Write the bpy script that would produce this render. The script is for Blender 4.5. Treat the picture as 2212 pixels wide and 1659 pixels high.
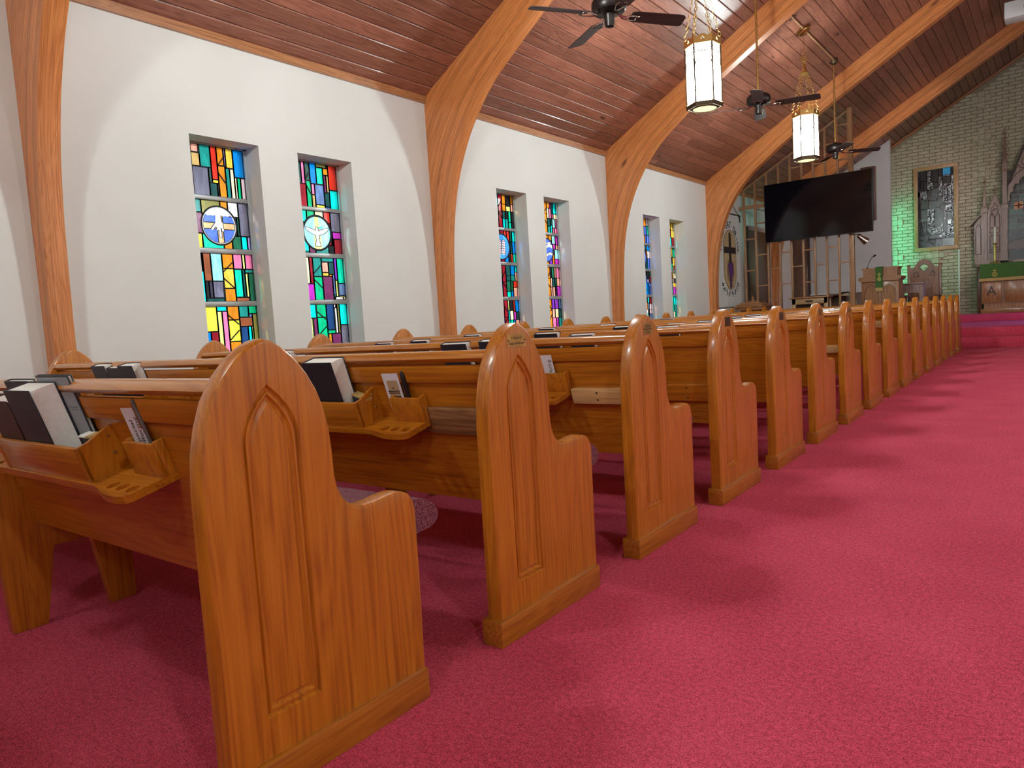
import bpy, bmesh, math, random
from mathutils import Vector, Matrix
from mathutils.geometry import tessellate_polygon
rnd = random.Random(7)
for o in list(bpy.data.objects): bpy.data.objects.remove(o)
sc = bpy.context.scene
COL = sc.collection
R_ = math.radians

# ------------------------------------------------------------------ camera
cam_d = bpy.data.cameras.new('camera'); cam = bpy.data.objects.new('camera', cam_d); COL.objects.link(cam)
cam_d.sensor_width = 36; cam_d.lens = 1550.55 / 2212 * 36; cam_d.clip_start = 0.05; cam_d.clip_end = 200
CR, CU, CF = Vector((.79638, .60170, -.06102)), Vector((-.003665, .105695, .994392)), Vector((-.60478, .791694, -.08638))
m = Matrix.Identity(4)
for i in range(3): m[i][0], m[i][1], m[i][2] = CR[i], CU[i], -CF[i]
m.translation = Vector((1.29866, -1.5356, .96041)); cam.matrix_world = m
sc.camera = cam

# ------------------------------------------------------------------ world, exposure
w = bpy.data.worlds.new('overcast_sky'); sc.world = w; w.use_nodes = True
bg = w.node_tree.nodes['Background']; bg.inputs[0].default_value = (.86, .94, 1.0, 1); bg.inputs[1].default_value = 2.1
sc.view_settings.view_transform = 'Standard'; sc.view_settings.look = 'None'
sc.view_settings.exposure = 0.0; sc.view_settings.gamma = 1.0; sc.view_settings.use_curve_mapping = False
sc.cycles.use_denoising = True
sc.cycles.caustics_reflective = False; sc.cycles.caustics_refractive = False
sc.cycles.max_bounces = 6; sc.cycles.diffuse_bounces = 3; sc.cycles.glossy_bounces = 2; sc.cycles.transparent_max_bounces = 8
sc.cycles.use_adaptive_sampling = True; sc.cycles.adaptive_threshold = .12; sc.cycles.adaptive_min_samples = 16
sc.cycles.sample_clamp_indirect = 4.0
# hazy low sun almost along the window wall: it only reaches the window reveals
sd = bpy.data.lights.new('hazy_sun', 'SUN'); sd.energy = 4.5; sd.angle = R_(9); sd.color = (1., .95, .88)
sun = bpy.data.objects.new('hazy_sun', sd); COL.objects.link(sun); sun.rotation_euler = Vector((.27, .86, -.30)).to_track_quat('-Z', 'Y').to_euler(); sun.location = (-9, -6, 6)
PANE_GLOW = 5.0         # radiance of the frosted lantern panes
BULB_POWER = 163.0      # bulb inside each lantern
DOWN_POWER = 22.0      # bulb light leaving through the open lantern base

# ------------------------------------------------------------------ layout constants (metres)
WX = -4.05          # inner face of the side wall
XC = 0.90           # axis of the nave
RX = 2 * XC - WX    # opposite wall
EZ, SL = 3.37, .5774   # ceiling height at the wall, slope
YB, YF = -6.4, 18.3    # back wall, brick wall
BAY = 3.835
def ceil_z(x): return EZ + SL * (min(x, 2 * XC - x) - WX)

# ------------------------------------------------------------------ materials
MATS = {}
def new_mat(name):
    mt = bpy.data.materials.new(name); mt.use_nodes = True; MATS[name] = mt
    nt = mt.node_tree; return mt, nt, nt.nodes['Principled BSDF']
def node(nt, kind, **kw):
    n = nt.nodes.new(kind)
    for k, v in kw.items():
        if k.startswith('i_'): n.inputs[k[2:].replace('_', ' ')].default_value = v
        else: setattr(n, k, v)
    return n
def ramp(nt, stops):
    r = nt.nodes.new('ShaderNodeValToRGB'); e = r.color_ramp.elements
    while len(e) < len(stops): e.new(.5)
    for k, (p, c) in enumerate(stops): e[k].position = p; e[k].color = (*c, 1)
    return r
def coords(nt, kind='Object', scale=(1, 1, 1), rand=0.0):
    tc = nt.nodes.new('ShaderNodeTexCoord'); mp = nt.nodes.new('ShaderNodeMapping')
    if kind == 'World':
        g = nt.nodes.new('ShaderNodeNewGeometry'); src = g.outputs['Position']
    else: src = tc.outputs[kind]
    if rand:
        oi = nt.nodes.new('ShaderNodeObjectInfo'); ml = node(nt, 'ShaderNodeMath', operation='MULTIPLY'); ml.inputs[1].default_value = rand
        nt.links.new(oi.outputs['Random'], ml.inputs[0])
        ad = node(nt, 'ShaderNodeVectorMath', operation='ADD'); nt.links.new(src, ad.inputs[0]); nt.links.new(ml.outputs[0], ad.inputs[1]); src = ad.outputs[0]
    nt.links.new(src, mp.inputs['Vector']); mp.inputs['Scale'].default_value = scale
    return mp.outputs['Vector']
def plain(name, col, rough=.5, metal=0., coat=0., spec=.5, noise=0., nscale=20, bump=0., bscale=200):
    mt, nt, b = new_mat(name)
    b.inputs['Base Color'].default_value = (*col, 1); b.inputs['Roughness'].default_value = rough
    b.inputs['Metallic'].default_value = metal; b.inputs['Coat Weight'].default_value = coat
    b.inputs['Coat Roughness'].default_value = .12; b.inputs['Specular IOR Level'].default_value = spec
    v = coords(nt)
    if noise:
        n = node(nt, 'ShaderNodeTexNoise', i_Scale=nscale, i_Detail=5.); nt.links.new(v, n.inputs['Vector'])
        lo = tuple(c * (1 - noise) for c in col); hi = tuple(min(1, c * (1 + noise)) for c in col)
        r = ramp(nt, [(.3, lo), (.7, hi)]); nt.links.new(n.outputs['Fac'], r.inputs[0]); nt.links.new(r.outputs[0], b.inputs['Base Color'])
    if bump:
        n2 = node(nt, 'ShaderNodeTexNoise', i_Scale=bscale, i_Detail=3.); nt.links.new(v, n2.inputs['Vector'])
        bp = node(nt, 'ShaderNodeBump', i_Strength=bump, i_Distance=.004); nt.links.new(n2.outputs['Fac'], bp.inputs['Height']); nt.links.new(bp.outputs[0], b.inputs['Normal'])
    return mt
def wood(name, dark, mid, light, grain='z', rough=.34, coat=.35, kind='Object', ring=1.0, knots=0., tint=.0, rand=7., fine=1.0, lam=0.):
    """long grain along one axis: broad cathedral figure, fine pores, optional knots and board-to-board tint"""
    mt, nt, b = new_mat(name)
    L = nt.links
    ax = {'x': 0, 'y': 1, 'z': 2, 'u': 0}[grain]
    s1 = [9. * ring] * 3; s1[ax] = .75 * ring
    s2 = [110. * fine] * 3; s2[ax] = 2.6 * fine
    v1 = coords(nt, kind, s1, rand); v2 = coords(nt, kind, s2, rand)
    n1 = node(nt, 'ShaderNodeTexNoise', i_Scale=1., i_Detail=2.5, i_Distortion=.6); L.new(v1, n1.inputs['Vector'])
    mu = node(nt, 'ShaderNodeMath', operation='MULTIPLY'); mu.inputs[1].default_value = 12.; L.new(n1.outputs['Fac'], mu.inputs[0])
    fr = node(nt, 'ShaderNodeMath', operation='PINGPONG'); fr.inputs[1].default_value = .5; L.new(mu.outputs[0], fr.inputs[0])
    n2 = node(nt, 'ShaderNodeTexNoise', i_Scale=1., i_Detail=2.); L.new(v2, n2.inputs['Vector'])
    mx = node(nt, 'ShaderNodeMath', operation='MULTIPLY_ADD'); mx.inputs[1].default_value = .55; L.new(fr.outputs[0], mx.inputs[0])
    m2 = node(nt, 'ShaderNodeMath', operation='MULTIPLY'); m2.inputs[1].default_value = 1.05; L.new(n2.outputs['Fac'], m2.inputs[0]); L.new(m2.outputs[0], mx.inputs[2])
    r = ramp(nt, [(.34, dark), (.64, mid), (.92, light)]); L.new(mx.outputs[0], r.inputs[0])
    out = r.outputs[0]
    if knots:
        s3 = [3.2 * knots] * 3; s3[ax] = 1.1 * knots
        v3 = coords(nt, kind, s3, rand)
        vo = node(nt, 'ShaderNodeTexVoronoi', i_Scale=1.); L.new(v3, vo.inputs['Vector'])
        kr = ramp(nt, [(.03, (.12, .1, .1)), (.11, (1, 1, 1))]); L.new(vo.outputs['Distance'], kr.inputs[0])
        mm = node(nt, 'ShaderNodeMix', data_type='RGBA', blend_type='MULTIPLY'); mm.inputs[0].default_value = .9
        L.new(out, mm.inputs[6]); L.new(kr.outputs[0], mm.inputs[7]); out = mm.outputs[2]
    if lam:      # glued laminations: tone shifts from layer to layer with a fine dark joint
        uvn = nt.nodes.new('ShaderNodeTexCoord'); sx_ = nt.nodes.new('ShaderNodeSeparateXYZ'); L.new(uvn.outputs['UV'], sx_.inputs[0])
        dv = node(nt, 'ShaderNodeMath', operation='DIVIDE'); dv.inputs[1].default_value = lam; L.new(sx_.outputs['Y'], dv.inputs[0])
        fl_ = node(nt, 'ShaderNodeMath', operation='FLOOR'); L.new(dv.outputs[0], fl_.inputs[0])
        wn_ = node(nt, 'ShaderNodeTexWhiteNoise', noise_dimensions='1D'); L.new(fl_.outputs[0], wn_.inputs['W'])
        fc_ = node(nt, 'ShaderNodeMath', operation='FRACT'); L.new(dv.outputs[0], fc_.inputs[0])
        jr = ramp(nt, [(.0, (.55, .5, .5)), (.07, (1, 1, 1))]); L.new(fc_.outputs[0], jr.inputs[0])
        tr_ = ramp(nt, [(0., (.8, .78, .75)), (1., (1.1, 1.1, 1.1))]); L.new(wn_.outputs['Value'], tr_.inputs[0])
        for src_ in (jr, tr_):
            mm = node(nt, 'ShaderNodeMix', data_type='RGBA', blend_type='MULTIPLY'); mm.inputs[0].default_value = 1.
            L.new(out, mm.inputs[6]); L.new(src_.outputs[0], mm.inputs[7]); out = mm.outputs[2]
    if tint:
        oi = nt.nodes.new('ShaderNodeObjectInfo')
        hs = node(nt, 'ShaderNodeHueSaturation')
        mr = node(nt, 'ShaderNodeMapRange'); mr.inputs[3].default_value = 1 - tint; mr.inputs[4].default_value = 1 + tint
        L.new(oi.outputs['Random'], mr.inputs[0]); L.new(mr.outputs[0], hs.inputs['Value']); L.new(out, hs.inputs['Color']); out = hs.outputs[0]
    L.new(out, b.inputs['Base Color'])
    b.inputs['Roughness'].default_value = rough; b.inputs['Coat Weight'].default_value = coat; b.inputs['Coat Roughness'].default_value = .13
    return mt
OD, OM, OL = (.31, .086, .0042), (.455, .14, .007), (.53, .18, .011)
wood('oak_upright', OD, OM, OL, 'z')
wood('oak_long', OD, OM, OL, 'x')
wood('oak_plinth', (.26, .074, .005), (.38, .122, .008), (.45, .155, .013), 'y')
wood('oak_rail', (.36, .105, .006), (.48, .16, .012), (.56, .205, .02), 'x', rough=.26, coat=.55)
wood('oak_pale', (.5, .27, .1), (.62, .37, .16), (.7, .45, .22), 'x', coat=.1)
wood('walnut', (.12, .05, .018), (.22, .1, .04), (.34, .17, .075), 'x', ring=1.5)
wood('beam_face', (.40, .12, .03), (.60, .205, .058), (.70, .265, .085), 'u', kind='UV', ring=1.2, rough=.4, coat=.3, rand=0., lam=.038, knots=.9)
wood('plank', (.14, .047, .03), (.25, .088, .054), (.32, .122, .076), 'y', kind='World', rough=.42, coat=.18, knots=1., tint=.24, rand=11.)
wood('eave_trim', (.25, .09, .035), (.4, .16, .06), (.48, .21, .08), 'y', kind='World')
wood('lattice_wood', (.27, .12, .055), (.38, .19, .09), (.46, .25, .13), 'z', coat=.1)
wood('furniture_wood', (.2, .075, .025), (.33, .135, .045), (.42, .19, .07), 'z', coat=.3)
wood('furniture_wood_long', (.2, .075, .025), (.33, .135, .045), (.42, .19, .07), 'x', coat=.3)
wood('chair_wood', (.1, .042, .022), (.17, .075, .04), (.23, .11, .06), 'z', coat=.2)
wood('reredos_wood', (.17, .1, .08), (.27, .17, .14), (.35, .23, .195), 'z', coat=.1)
wood('door_wood', (.07, .03, .018), (.11, .05, .03), (.16, .075, .045), 'z', coat=.15)
wood('frame_wood', (.3, .16, .07), (.43, .25, .12), (.52, .32, .17), 'z', coat=.1)
plain('dark_line', (.035, .016, .012), .6)
plain('wall_paint', (.70, .675, .64), .75, noise=.035, nscale=1.2, bump=.12, bscale=160)
plain('grey_paint', (.5, .49, .49), .7, noise=.03, nscale=3, bump=.05)
plain('ceiling_backing', (.02, .01, .007), .9)
plain('metal_frame', (.42, .42, .42), .4, .6)
plain('lead', (.018, .018, .02), .5, .3)
plain('brass', (.62, .42, .14), .3, 1., noise=.2, nscale=30)
plain('bronze', (.09, .06, .035), .4, .8)
plain('gold_leaf', (.72, .48, .16), .35, .85)
plain('engraving', (.03, .02, .01), .6)
plain('fan_metal', (.035, .027, .025), .35, .75)
plain('fan_shine', (.5, .46, .42), .18, 1.)
wood('fan_blade', (.03, .016, .014), (.055, .028, .024), (.075, .04, .034), 'x', coat=.0, rough=.6)
plain('paper', (.82, .78, .73), .8, noise=.05, nscale=90)
plain('card', (.72, .68, .74), .7)
plain('tan_card', (.45, .29, .17), .7)
plain('book_cover', (.014, .014, .024), .45, noise=.3, nscale=200, bump=.2, bscale=500)
plain('book_cover_maroon', (.05, .012, .014), .45, noise=.3, nscale=200, bump=.2, bscale=500)
plain('endpaper', (.33, .36, .4), .8)
plain('ink', (.02, .02, .03), .6)
plain('black_plastic', (.012, .012, .014), .35)
plain('grey_plastic', (.12, .11, .11), .35)
plain('screen_glass', (.004, .004, .007), .1, spec=.35)
plain('white_plastic', (.8, .8, .82), .4)
plain('steel', (.6, .58, .55), .25, 1.)
plain('green_cloth', (.055, .15, .03), .85, noise=.25, nscale=60, bump=.1)
plain('gold_fringe', (.5, .33, .12), .8, noise=.2, nscale=120)
plain('gold_thread', (.65, .5, .12), .6)
plain('candle_wax', (.75, .74, .62), .5)
plain('banner_cloth', (.72, .71, .68), .85, noise=.03, nscale=4, bump=.1, bscale=60)
plain('banner_tan', (.52, .37, .2), .85, noise=.12, nscale=14)
plain('banner_brown', (.3, .18, .08), .85)
plain('banner_dark', (.028, .014, .016), .85)
plain('banner_purple', (.12, .03, .17), .8)
plain('drop_screen', (.06, .06, .065), .7)
plain('orange_glass', (.5, .17, .05), .3)
plain('picture_green', (.06, .11, .095), .25)
plain('picture_dark', (.012, .016, .02), .2, coat=.4)
plain('picture_mauve', (.12, .07, .08), .3)
plain('picture_grey', (.05, .055, .06), .3)
plain('picture_lead', (.12, .12, .12), .4, .5)
plain('dark_glass', (.01, .011, .014), .16, coat=.6, bump=.55, bscale=60)
plain('glint_glass', (.30, .30, .32), .12, .35, bump=.9, bscale=55)
nt = MATS['glint_glass'].node_tree; v = coords(nt); n1 = node(nt, 'ShaderNodeTexNoise', i_Scale=26., i_Detail=5., i_Distortion=1.2); nt.links.new(v, n1.inputs['Vector'])
r = ramp(nt, [(.42, (.012, .012, .016)), (.5, (.12, .12, .14)), (.6, (.62, .62, .68))]); nt.links.new(n1.outputs['Fac'], r.inputs[0]); nt.links.new(r.outputs[0], nt.nodes['Principled BSDF'].inputs['Base Color'])  # white glints of the textured glass are put into the base colour
plain('grey_glass', (.07, .072, .075), .2, .2, bump=.5, bscale=50)
plain('blue_glass', (.03, .36, .72), .3)
plain('white_pole', (.72, .76, .72), .5)

# carpet
mt, nt, b = new_mat('carpet'); v = coords(nt, 'World')
n1 = node(nt, 'ShaderNodeTexNoise', i_Scale=2.2, i_Detail=4.); nt.links.new(v, n1.inputs['Vector'])
n2 = node(nt, 'ShaderNodeTexNoise', i_Scale=230., i_Detail=4.); nt.links.new(v, n2.inputs['Vector'])
n3 = node(nt, 'ShaderNodeTexNoise', i_Scale=70., i_Detail=3.); nt.links.new(v, n3.inputs['Vector'])
a1 = node(nt, 'ShaderNodeMath', operation='MULTIPLY_ADD'); a1.inputs[1].default_value = .45; nt.links.new(n3.outputs['Fac'], a1.inputs[0]); nt.links.new(n2.outputs['Fac'], a1.inputs[2])
ad = node(nt, 'ShaderNodeMath', operation='MULTIPLY_ADD'); ad.inputs[1].default_value = .22
nt.links.new(n1.outputs['Fac'], ad.inputs[0]); nt.links.new(a1.outputs[0], ad.inputs[2])
r = ramp(nt, [(.58, (.26, .008, .027)), (.79, (.66, .048, .10)), (1., (.92, .12, .2))]); nt.links.new(ad.outputs[0], r.inputs[0]); nt.links.new(r.outputs[0], b.inputs['Base Color'])
b.inputs['Roughness'].default_value = .95; b.inputs['Sheen Weight'].default_value = .25; b.inputs['Sheen Tint'].default_value = (.8, .3, .4, 1); b.inputs['Specular IOR Level'].default_value = .1
bp = node(nt, 'ShaderNodeBump', i_Strength=1., i_Distance=.009); nt.links.new(n2.outputs['Fac'], bp.inputs['Height']); nt.links.new(bp.outputs[0], b.inputs['Normal'])
# speckled cushion
mt, nt, b = new_mat('cushion_fabric'); v = coords(nt, 'Object')
vo = node(nt, 'ShaderNodeTexVoronoi', i_Scale=330.); nt.links.new(v, vo.inputs['Vector'])
r = ramp(nt, [(.24, (.40, .2, .21)), (.42, (.12, .016, .034))]); nt.links.new(vo.outputs['Distance'], r.inputs[0]); nt.links.new(r.outputs[0], b.inputs['Base Color'])
b.inputs['Roughness'].default_value = .9
# painted brick
mt, nt, b = new_mat('brick_paint'); v = coords(nt, 'World')
n1 = node(nt, 'ShaderNodeTexNoise', i_Scale=9., i_Detail=6.); nt.links.new(v, n1.inputs['Vector'])
r = ramp(nt, [(.3, (.40, .35, .25)), (.7, (.52, .46, .34))]); nt.links.new(n1.outputs['Fac'], r.inputs[0])
oi = nt.nodes.new('ShaderNodeObjectInfo'); hs = node(nt, 'ShaderNodeHueSaturation'); mr = node(nt, 'ShaderNodeMapRange'); mr.inputs[3].default_value = .92; mr.inputs[4].default_value = 1.06
nt.links.new(oi.outputs['Random'], mr.inputs[0]); nt.links.new(mr.outputs[0], hs.inputs['Value']); nt.links.new(r.outputs[0], hs.inputs['Color']); nt.links.new(hs.outputs[0], b.inputs['Base Color'])
b.inputs['Roughness'].default_value = .7
n3 = node(nt, 'ShaderNodeTexNoise', i_Scale=70., i_Detail=4.); nt.links.new(v, n3.inputs['Vector'])
bp = node(nt, 'ShaderNodeBump', i_Strength=.35, i_Distance=.004); nt.links.new(n3.outputs['Fac'], bp.inputs['Height']); nt.links.new(bp.outputs[0], b.inputs['Normal'])
plain('mortar', (.26, .225, .16), .9)

def emit(name, col, strength):
    mt = bpy.data.materials.new(name); mt.use_nodes = True; MATS[name] = mt; nt = mt.node_tree; nt.nodes.clear()
    e = nt.nodes.new('ShaderNodeEmission'); o = nt.nodes.new('ShaderNodeOutputMaterial')
    e.inputs[0].default_value = (*col, 1); e.inputs[1].default_value = strength; nt.links.new(e.outputs[0], o.inputs[0]); return mt
def frosted(name, col, strength, clear):
    mt = bpy.data.materials.new(name); mt.use_nodes = True; MATS[name] = mt; nt = mt.node_tree; nt.nodes.clear()
    e = nt.nodes.new('ShaderNodeEmission'); o = nt.nodes.new('ShaderNodeOutputMaterial'); t = nt.nodes.new('ShaderNodeBsdfTransparent'); a = nt.nodes.new('ShaderNodeAddShader')
    e.inputs[0].default_value = (*col, 1); e.inputs[1].default_value = strength; t.inputs[0].default_value = (clear, clear, clear, 1)
    nt.links.new(e.outputs[0], a.inputs[0]); nt.links.new(t.outputs[0], a.inputs[1]); nt.links.new(a.outputs[0], o.inputs[0])
frosted('lantern_glass', (.97, 1., .98), PANE_GLOW, .85)
emit('lantern_base_glass', (1., .9, .45), 1.5)

def stained(name, col, mottle=.25, clear=.88):
    """backlit coloured glass: tinted transmission with ripples and a glossy face"""
    mt = bpy.data.materials.new(name); mt.use_nodes = True; MATS[name] = mt; nt = mt.node_tree; nt.nodes.clear(); L = nt.links
    o = nt.nodes.new('ShaderNodeOutputMaterial'); tr = nt.nodes.new('ShaderNodeBsdfTransparent'); gl = nt.nodes.new('ShaderNodeBsdfGlossy'); mx = nt.nodes.new('ShaderNodeMixShader')
    v = coords(nt, 'World', (18, 18, 7))
    n = node(nt, 'ShaderNodeTexNoise', i_Scale=1., i_Detail=4., i_Distortion=.8); L.new(v, n.inputs['Vector'])
    c0 = tuple(max(0., c) ** .5 for c in col)       # light crosses two faces
    r = ramp(nt, [(.25, tuple(c * (1 - mottle) for c in c0)), (.75, tuple(min(1, c * (1 + mottle * .6)) for c in c0))])
    L.new(n.outputs['Fac'], r.inputs[0]); L.new(r.outputs[0], tr.inputs[0])
    gl.inputs['Roughness'].default_value = .15; gl.inputs[0].default_value = (.6, .6, .6, 1); mx.inputs[0].default_value = .05
    L.new(tr.outputs[0], mx.inputs[1]); L.new(gl.outputs[0], mx.inputs[2]); L.new(mx.outputs[0], o.inputs[0]); return mt
GLASS = {
 'green': (.0, .42, .17), 'turq': (.0, .62, .38), 'cyan': (.0, .78, .72), 'lcyan': (.3, .68, .7), 'teal': (.01, .24, .2), 'dteal': (.008, .065, .06),
 'salmon': (.85, .35, .25), 'tan': (.6, .38, .13), 'cream': (.88, .7, .42), 'white': (.62, .58, .57), 'red': (.62, .03, .015), 'dred': (.28, .01, .02),
 'orange': (.72, .22, .012), 'amber': (.85, .5, .06), 'yellow': (.9, .72, .06), 'lime': (.68, .75, .2), 'olive': (.25, .22, .05), 'brown': (.3, .08, .03),
 'pink': (.8, .18, .35), 'lpink': (.92, .62, .66), 'magenta': (.5, .03, .45), 'plum': (.16, .025, .09), 'lav': (.5, .38, .8), 'violet': (.2, .03, .4),
 'blue': (.0, .2, .62), 'dblue': (.01, .05, .16), 'slate': (.12, .2, .4), 'grey': (.14, .13, .18), 'dgrey': (.04, .035, .06), 'black': (.012, .014, .016), 'speck': (.06, .12, .1),
 'dgreen': (.01, .12, .06), 'mblue': (.08, .16, .62), 'skyglass': (.3, .72, .78)}
for k, c in GLASS.items(): stained('glass_' + k, c, .45 if k == 'speck' else .22)

# ------------------------------------------------------------------ mesh builder
class MB:
    def __init__(s): s.v = []; s.f = []; s.mi = []; s.uv = None
    def add(s, vs, fs, mi=0):
        b = len(s.v); s.v += [tuple(q) for q in vs]; s.f += [tuple(b + i for i in q) for q in fs]; s.mi += [mi] * len(fs); return s
    def box(s, x0, x1, y0, y1, z0, z1, mi=0):
        return s.add([(x0,y0,z0),(x1,y0,z0),(x1,y1,z0),(x0,y1,z0),(x0,y0,z1),(x1,y0,z1),(x1,y1,z1),(x0,y1,z1)],
                     [(0,3,2,1),(4,5,6,7),(0,1,5,4),(1,2,6,5),(2,3,7,6),(3,0,4,7)], mi)
    def bar(s, p, q, wd, dp, up=(0, 0, 1), mi=0):
        p, q, up = Vector(p), Vector(q), Vector(up); d = (q - p).normalized(); a = d.cross(up)
        if a.length < 1e-5: a = d.cross(Vector((1, 0, 0)))
        a.normalize(); c = a.cross(d).normalized(); a *= wd / 2; c *= dp / 2
        vs = [p - a - c, p + a - c, p + a + c, p - a + c, q - a - c, q + a - c, q + a + c, q - a + c]
        return s.add(vs, [(0,3,2,1),(4,5,6,7),(0,1,5,4),(1,2,6,5),(2,3,7,6),(3,0,4,7)], mi)
    def tube(s, path, r, n=8, closed=False, caps=True, mi=0):
        P = [Vector(q) for q in path]; m_ = len(P); rs = r if isinstance(r, (list, tuple)) else [r] * m_
        vs = []; prev = None
        for i in range(m_):
            a = P[i - 1] if (i or closed) else P[i]; c = P[(i + 1) % m_] if (i < m_ - 1 or closed) else P[i]
            d = (c - a).normalized()
            if prev is None:
                u = d.cross(Vector((0, 0, 1)))
                if u.length < 1e-4: u = d.cross(Vector((1, 0, 0)))
            else: u = prev - d * prev.dot(d)
            u.normalize(); prev = u; w_ = d.cross(u)
            for k in range(n):
                t = 2 * math.pi * k / n; vs.append(P[i] + (u * math.cos(t) + w_ * math.sin(t)) * rs[i])
        fs = []
        for i in range(m_ if closed else m_ - 1):
            j = (i + 1) % m_
            for k in range(n): fs.append((i*n+k, i*n+(k+1) % n, j*n+(k+1) % n, j*n+k))
        if caps and not closed: fs += [tuple(range(n))[::-1], tuple((m_-1)*n+k for k in range(n))]
        return s.add(vs, fs, mi)
    def lathe(s, prof, c=(0, 0, 0), n=16, M=None, mi=0, a0=0.):
        vs = []; fs = []
        for (r, z) in prof:
            for k in range(n):
                t = a0 + 2 * math.pi * k / n; q = Vector((r * math.cos(t), r * math.sin(t), z))
                if M: q = M @ q
                vs.append(q + Vector(c))
        for i in range(len(prof) - 1):
            for k in range(n): fs.append((i*n+k, i*n+(k+1) % n, (i+1)*n+(k+1) % n, (i+1)*n+k))
        fs += [tuple(range(n))[::-1], tuple((len(prof)-1)*n+k for k in range(n))]
        return s.add(vs, fs, mi)
    def plate(s, outer, holes, a0, a1, mp, mi=0):
        """flat plate with holes; mp(u, v, a) -> point"""
        loops = [list(outer)] + [list(h) for h in holes]
        tris = tessellate_polygon([[Vector((u, v, 0)) for u, v in l] for l in loops])
        flat = [q for l in loops for q in l]; N = len(flat)
        vs = [mp(u, v, a0) for u, v in flat] + [mp(u, v, a1) for u, v in flat]
        fs = [tuple(t) for t in tris] + [tuple(N + i for i in t)[::-1] for t in tris]
        o = 0
        for l in loops:
            n = len(l)
            for i in range(n): j = (i + 1) % n; fs.append((o+i, o+j, N+o+j, N+o+i))
            o += n
        return s.add(vs, fs, mi)
    def torus(s, c, R, r, ax1, ax2, n=10, k=5, mi=0, sx=1.):
        c, a, b_ = Vector(c), Vector(ax1), Vector(ax2)
        path = [c + a * (math.cos(2*math.pi*i/n) * R * sx) + b_ * (math.sin(2*math.pi*i/n) * R) for i in range(n)]
        return s.tube(path, r, k, closed=True, mi=mi)
    def mesh(s, name, mats, smooth=None, fix=True):
        me = bpy.data.meshes.new(name); me.from_pydata(s.v, [], s.f)
        for mm in (mats if isinstance(mats, (list, tuple)) else [mats]): me.materials.append(MATS[mm])
        for i, pl in enumerate(me.polygons): pl.material_index = s.mi[i]
        if fix:
            bm = bmesh.new(); bm.from_mesh(me); bmesh.ops.recalc_face_normals(bm, faces=bm.faces); bm.to_mesh(me); bm.free()
        if smooth:
            for pl in me.polygons: pl.use_smooth = True
            me.set_sharp_from_angle(angle=R_(smooth))
        me.update(); return me
    def build(s, name, mats, parent=None, smooth=None, bevel=0., seg=2):
        me = s.mesh(name, mats, None if bevel else smooth)
        if bevel:
            bm = bmesh.new(); bm.from_mesh(me)
            bmesh.ops.remove_doubles(bm, verts=bm.verts, dist=1e-5)
            ed = [e for e in bm.edges if len(e.link_faces) == 2 and e.calc_face_angle(0) > .5]
            bmesh.ops.bevel(bm, geom=ed, offset=bevel, segments=seg, affect='EDGES', profile=.5, clamp_overlap=True)
            bm.to_mesh(me); bm.free()
            for pl in me.polygons: pl.use_smooth = True
            me.set_sharp_from_angle(angle=R_(smooth or 40))
        return link(name, me, parent)
def link(name, me, parent=None):
    o = bpy.data.objects.new(name, me); COL.objects.link(o)
    if parent: o.parent = parent
    return o
def tag(o, label=None, cat=None, group=None, kind=None):
    if label: o['label'] = label
    if cat: o['category'] = cat
    if group: o['group'] = group
    if kind: o['kind'] = kind
    return o
def thing(name, label, cat, loc=(0, 0, 0), rz=0., group=None, kind=None):
    o = bpy.data.objects.new(name, None); COL.objects.link(o); o.location = loc; o.rotation_euler = (0, 0, rz); o.empty_display_size = .1
    return tag(o, label, cat, group, kind)
def copy_tree(o, parent=None):
    c = o.copy(); COL.objects.link(c); c.parent = parent
    for ch in list(o.children): copy_tree(ch, c)
    return c
XYZ = lambda u, v, a: (u, v, a)
XZ = lambda u, v, a: (u, a, v)     # plate standing across the nave
YZ = lambda u, v, a: (a, u, v)     # plate standing along the nave
def circ(cx, cy, r, n=16, ry=None): return [(cx + r * math.cos(2*math.pi*i/n), cy + (ry or r) * math.sin(2*math.pi*i/n)) for i in range(n)]
def lancet(cx, hw, z0, zs, z1, n=6):
    """pointed-arch outline, counter-clockwise from lower left"""
    p = [(cx - hw, z0), (cx + hw, z0), (cx + hw, zs)]
    for i in range(1, n): t = i / n; p.append((cx + hw * math.cos(t * math.pi / 2) ** 1.0 * (1 - .0 * t), zs + (z1 - zs) * (math.sin(t * math.pi / 2) * .55 + t * .45)))
    p.append((cx, z1))
    for i in range(n - 1, 0, -1): t = i / n; p.append((cx - hw * math.cos(t * math.pi / 2), zs + (z1 - zs) * (math.sin(t * math.pi / 2) * .55 + t * .45)))
    p.append((cx - hw, zs)); return p
def outline(mb, pts, wd, dp, mp, a, closed=True, mi=0, up=(0, 1, 0)):
    n = len(pts)
    for i in range(n if closed else n - 1):
        p, q = mp(*pts[i], a), mp(*pts[(i + 1) % n], a)
        if (Vector(p) - Vector(q)).length > 1e-5: mb.bar(p, q, wd, dp, up, mi)
    return mb
_FC = {}
def text2d(body, size=1., spacing=1.):
    key = (body, size, spacing)
    if key not in _FC:
        cu = bpy.data.curves.new('lettering_source', 'FONT'); cu.body = body; cu.size = size; cu.align_x = 'CENTER'; cu.align_y = 'CENTER'; cu.resolution_u = 3; cu.space_character = spacing
        ob = bpy.data.objects.new('lettering_source', cu); COL.objects.link(ob); bpy.context.view_layer.update()
        me = bpy.data.meshes.new_from_object(ob.evaluated_get(bpy.context.evaluated_depsgraph_get()))
        _FC[key] = ([(v_.co.x, v_.co.y) for v_ in me.vertices], [tuple(p_.vertices) for p_ in me.polygons])
        bpy.data.objects.remove(ob); bpy.data.curves.remove(cu); bpy.data.meshes.remove(me)
    return _FC[key]
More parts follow.
